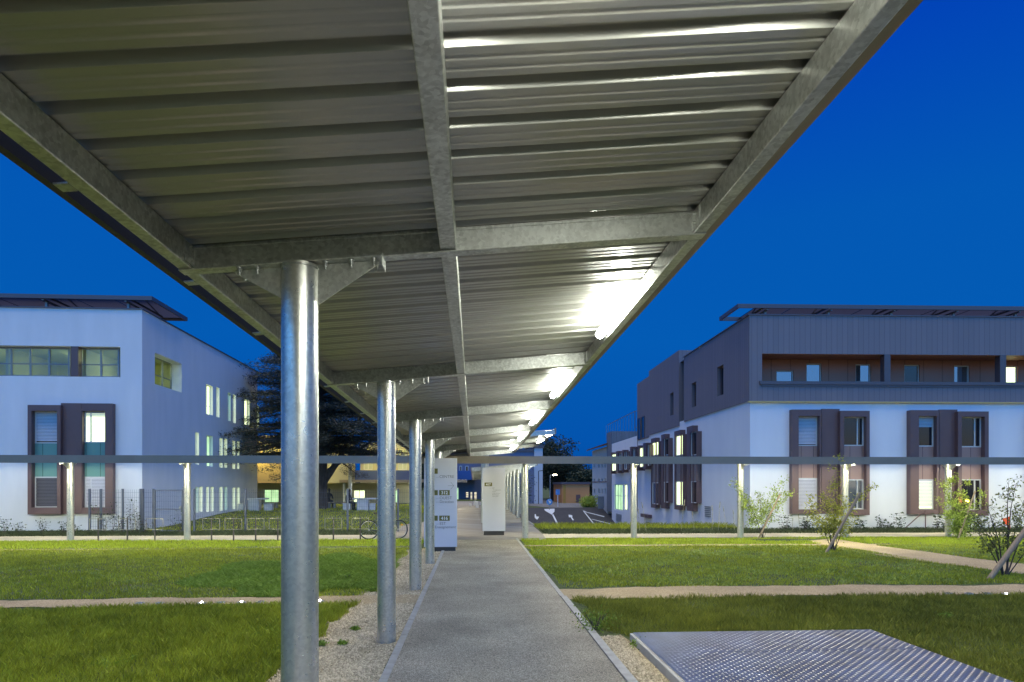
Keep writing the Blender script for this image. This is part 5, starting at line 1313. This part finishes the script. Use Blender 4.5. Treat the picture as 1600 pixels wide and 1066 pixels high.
near_l = lambda x, y: (x < edge_l(y) - .06 * (y < 9)) & (y < 11.35 + .18 * np.clip((x + 4) / 3, -2, 1) + .06 * np.sin(x * 3)) 
blades('grass', -11, -1.9, 4.9, 11.7, 3000, .105, .0040, M_GRASS, near_l, 'long green grass on the near left lawn')
near_r = lambda x, y: (y < 11.72 + .1 * np.sin(x * 2) + .05 * np.sin(x * 7)) & (x > 1.72 + .12 * np.sin(y * 3) + np.clip(9.2 - y, 0, 3) * .5) & ~((x > 1.95) & (x < 5.2) & (y < 8.64))
blades('grass', 1.6, 12.5, 5.0, 11.9, 2600, .095, .0040, leafmat('olive_grass_blades', (.09, .105, .008), (.42, .42, .045), ns=2.8, lo_=.3, hi_=.82), near_r, 'dark olive grass behind the checker plate', patch=.25)
mid_l = lambda x, y: (x < -1.92 - .08 * np.sin(y * 2.2)) & (y > 12.28 + .05 * np.sin(x * 3))
lush = lambda x, y: ((x + 3.4) / 2.3) ** 2 + ((y - 15.5) / 3.6) ** 2 < 1.0 + .25 * np.sin(x * 3) + .2 * np.sin(y * 2.3)
blades('grass', -18, -1.8, 12.2, 21.6, 850, .06, .0065, M_GRASS, lambda x, y: mid_l(x, y) & ~lush(x, y), 'short grass on the middle left lawn', patch=.1)
blades('clover_patch', -6.5, -1.8, 12.2, 20.5, 2000, .085, .009, M_GRASS2, lambda x, y: mid_l(x, y) & lush(x, y), 'lush bright green clover patch left of the gravel', lean=.8)
mid_r = lambda x, y: (x > 1.65 + .08 * np.sin(y * 2.2) + np.clip(15 - y, 0, 2) * .12) & (y > 13.12 + .08 * np.sin(x * 2.5))
def curved(x, y):   # keep clear of the curved path
    return ~((x > 10.0) & (y > np.interp(x, LXS, LYS)) & (y < np.interp(x, UXS, UYS)))
LXS = np.array([p.x for p in lo]); LYS = np.array([p.y for p in lo]); UXS = np.array([p.x for p in up]); UYS = np.array([p.y for p in up])
blades('grass', 1.5, 20, 13.0, 21.9, 850, .06, .0065, M_GRASS, lambda x, y: mid_r(x, y) & curved(x, y) & (y < 21.75), 'patchy grass on the middle right lawn', patch=.55)
blades('grass', -24, 26, 21.9, 24.85, 520, .07, .008, leafmat('painted_lit_grass_blades', (.30, .36, .010), (.56, .64, .04)), lambda x, y: ((x < -1.7) | (x > 1.7)) & curved(x, y) & ((y > 22.25) | (x < -7.5) | (x > 14)), 'bright lit grass strip before the crossing canopy')  # brighter blade colour carries part of the canopy lamps' light
blades('ground_cover', -26, 28, 27.1, 29.6, 330, .12, .012, M_LEAFD, lambda x, y: ((x < -3.3) | (x > 2.9)) & (y < 29.3 + (x > 0) * .3), 'low ground cover plants in the beds at the buildings', lean=.8)
blades('grass', 2.6, 14, 29.4, 33.6, 160, .16, .012, M_GRASS, lambda x, y: (x > 2.9) & (x < 12.2), 'rough grass ridge before the parking ramp')
blades('grass', -14.5, -3.3, 29.2, 56, 60, .08, .02, M_GRASS, lambda x, y: x > -14.4, 'dark grass mound behind the mesh fence', zf=hgt)
M_GRASS3 = leafmat('pale_clover', (.10, .15, .02), (.36, .46, .09))
blades('clover_patch', 1.6, 20, 13.1, 21.7, 420, .05, .016, M_GRASS3, lambda x, y: mid_r(x, y) & curved(x, y) & (sn(x, y, 1.6) + .5 * sn(y, x, 3.1) > .05), 'pale clover clumps in the middle right lawn', lean=1.1)
blades('clover_patch', -18, -1.9, 12.3, 21.4, 300, .045, .014, M_GRASS3, lambda x, y: mid_l(x, y) & (sn(x, y, 1.3) > .35), 'pale clover clumps in the middle left lawn', lean=1.1)
blades('clover_patch', -11, -2.0, 5.0, 11.3, 1500, .07, .008, M_GRASS2, lambda x, y: near_l(x, y) & (sn(x + 3, y, .9) < -.55), 'darker green tufts in the near left lawn', lean=.9)
M_DEAD = leafmat('dead_leaves', (.10, .04, .012), (.36, .17, .05), .1)
blades('fallen_leaves', -14, 14, 6, 27, 1.1, .012, .028, M_DEAD, lambda x, y: (np.abs(x) > 1.0) & ~((x > 1.9) & (x < 5.3) & (y < 8.8)), 'brown fallen leaves scattered over lawns and paths', lean=5.0)
# scattered weeds on the gravel, as individual tufts
for i, (u, v, s, side) in enumerate(((930, 985, .30, 0), (543, 905, .14, 0), (498, 1010, .07, 0), (536, 1008, .05, 0), (555, 985, .05, 0), (582, 925, .1, 0), (1003, 1012, .12, 0), (1475, 968, .1, 0))):
    p = G(u, v); e_ = bush(p, s, s * 1.5, ['leafy dark weed beside the right kerb', 'small weed in the gravel between the second and third posts', 'grass tuft at the gravel edge by the nearest post', 'tiny tuft left of the second post', 'tiny tuft in the gravel left of the second post base', 'small weed behind the second post', 'small weed in the gravel by the concrete curb', 'small tuft beside the checker plate'][i], 60 + i, M_GRASS2, .018, 500, 'weed', 'weeds along the gravel')
# ---- gravel stones near the camera
def stones(name, n, fx_, label):
    pts = fx_(n); n = len(pts)
    s = RNG.gamma(5, .0021, n) + .003
    base = np.array([(1, 0, 0), (0, 1, 0), (-1, 0, 0), (0, -1, 0), (0, 0, 1)], float)
    T = [(0, 1, 4), (1, 2, 4), (2, 3, 4), (3, 0, 4)]
    rot = RNG.uniform(0, 6.28, n); c, si = np.cos(rot), np.sin(rot)
    sc_ = RNG.uniform(.6, 1.25, (n, 5, 1)) * s[:, None, None]
    P = base[None] * sc_; P[:, :, 2] *= .75
    X_ = P[:, :, 0] * c[:, None] - P[:, :, 1] * si[:, None]; Y_ = P[:, :, 0] * si[:, None] + P[:, :, 1] * c[:, None]
    W = np.stack([X_ + pts[:, 0, None], Y_ + pts[:, 1, None], P[:, :, 2] + .006], 2)
    # skew the top
    W[:, 4, :2] += RNG.normal(0, .3, (n, 2)) * s[:, None]
    V = W[:, np.array(T).ravel()].reshape(-1, 3)
    o = np_mesh(name, V, 3, M_STONEV, attr=np.repeat(RNG.uniform(0, 1, n), 4)); tag(o, label, 'gravel', kind='stuff')
M_STONEV = leafmat('gravel_pebbles', (.20, .155, .08), (.68, .56, .36), 0.0, .85)
def fl(n):
    y = 5.6 + (21 - 5.6) * RNG.uniform(0, 1, n) ** 1.7; x = RNG.uniform(-2.1, -.97, n)
    k = (x > edge_l(y) - .05 * RNG.uniform(-1, 2, n)); k &= ~((y > 11.5) & (y < 12.35) & (RNG.uniform(0, 1, n) < .75)); return np.stack([x[k], y[k]], 1)
stones('gravel', 42000, fl, 'pale angular gravel around the canopy posts')
def fr(n):
    y = RNG.uniform(5.4, 8.9, n); x = RNG.uniform(1.62, 2.3, n); k = (x < 2.55 - (y - 5) * .17) & ~((x > 1.97) & (y < 8.62)); return np.stack([x[k], y[k]], 1)
stones('gravel', 9000, fr, 'pale gravel between the right kerb and the concrete curb')
# fallen leaves
for i, (u, v) in enumerate(((1355, 985), (1250, 952), (135, 860), (160, 861), (120, 868))):
    pass
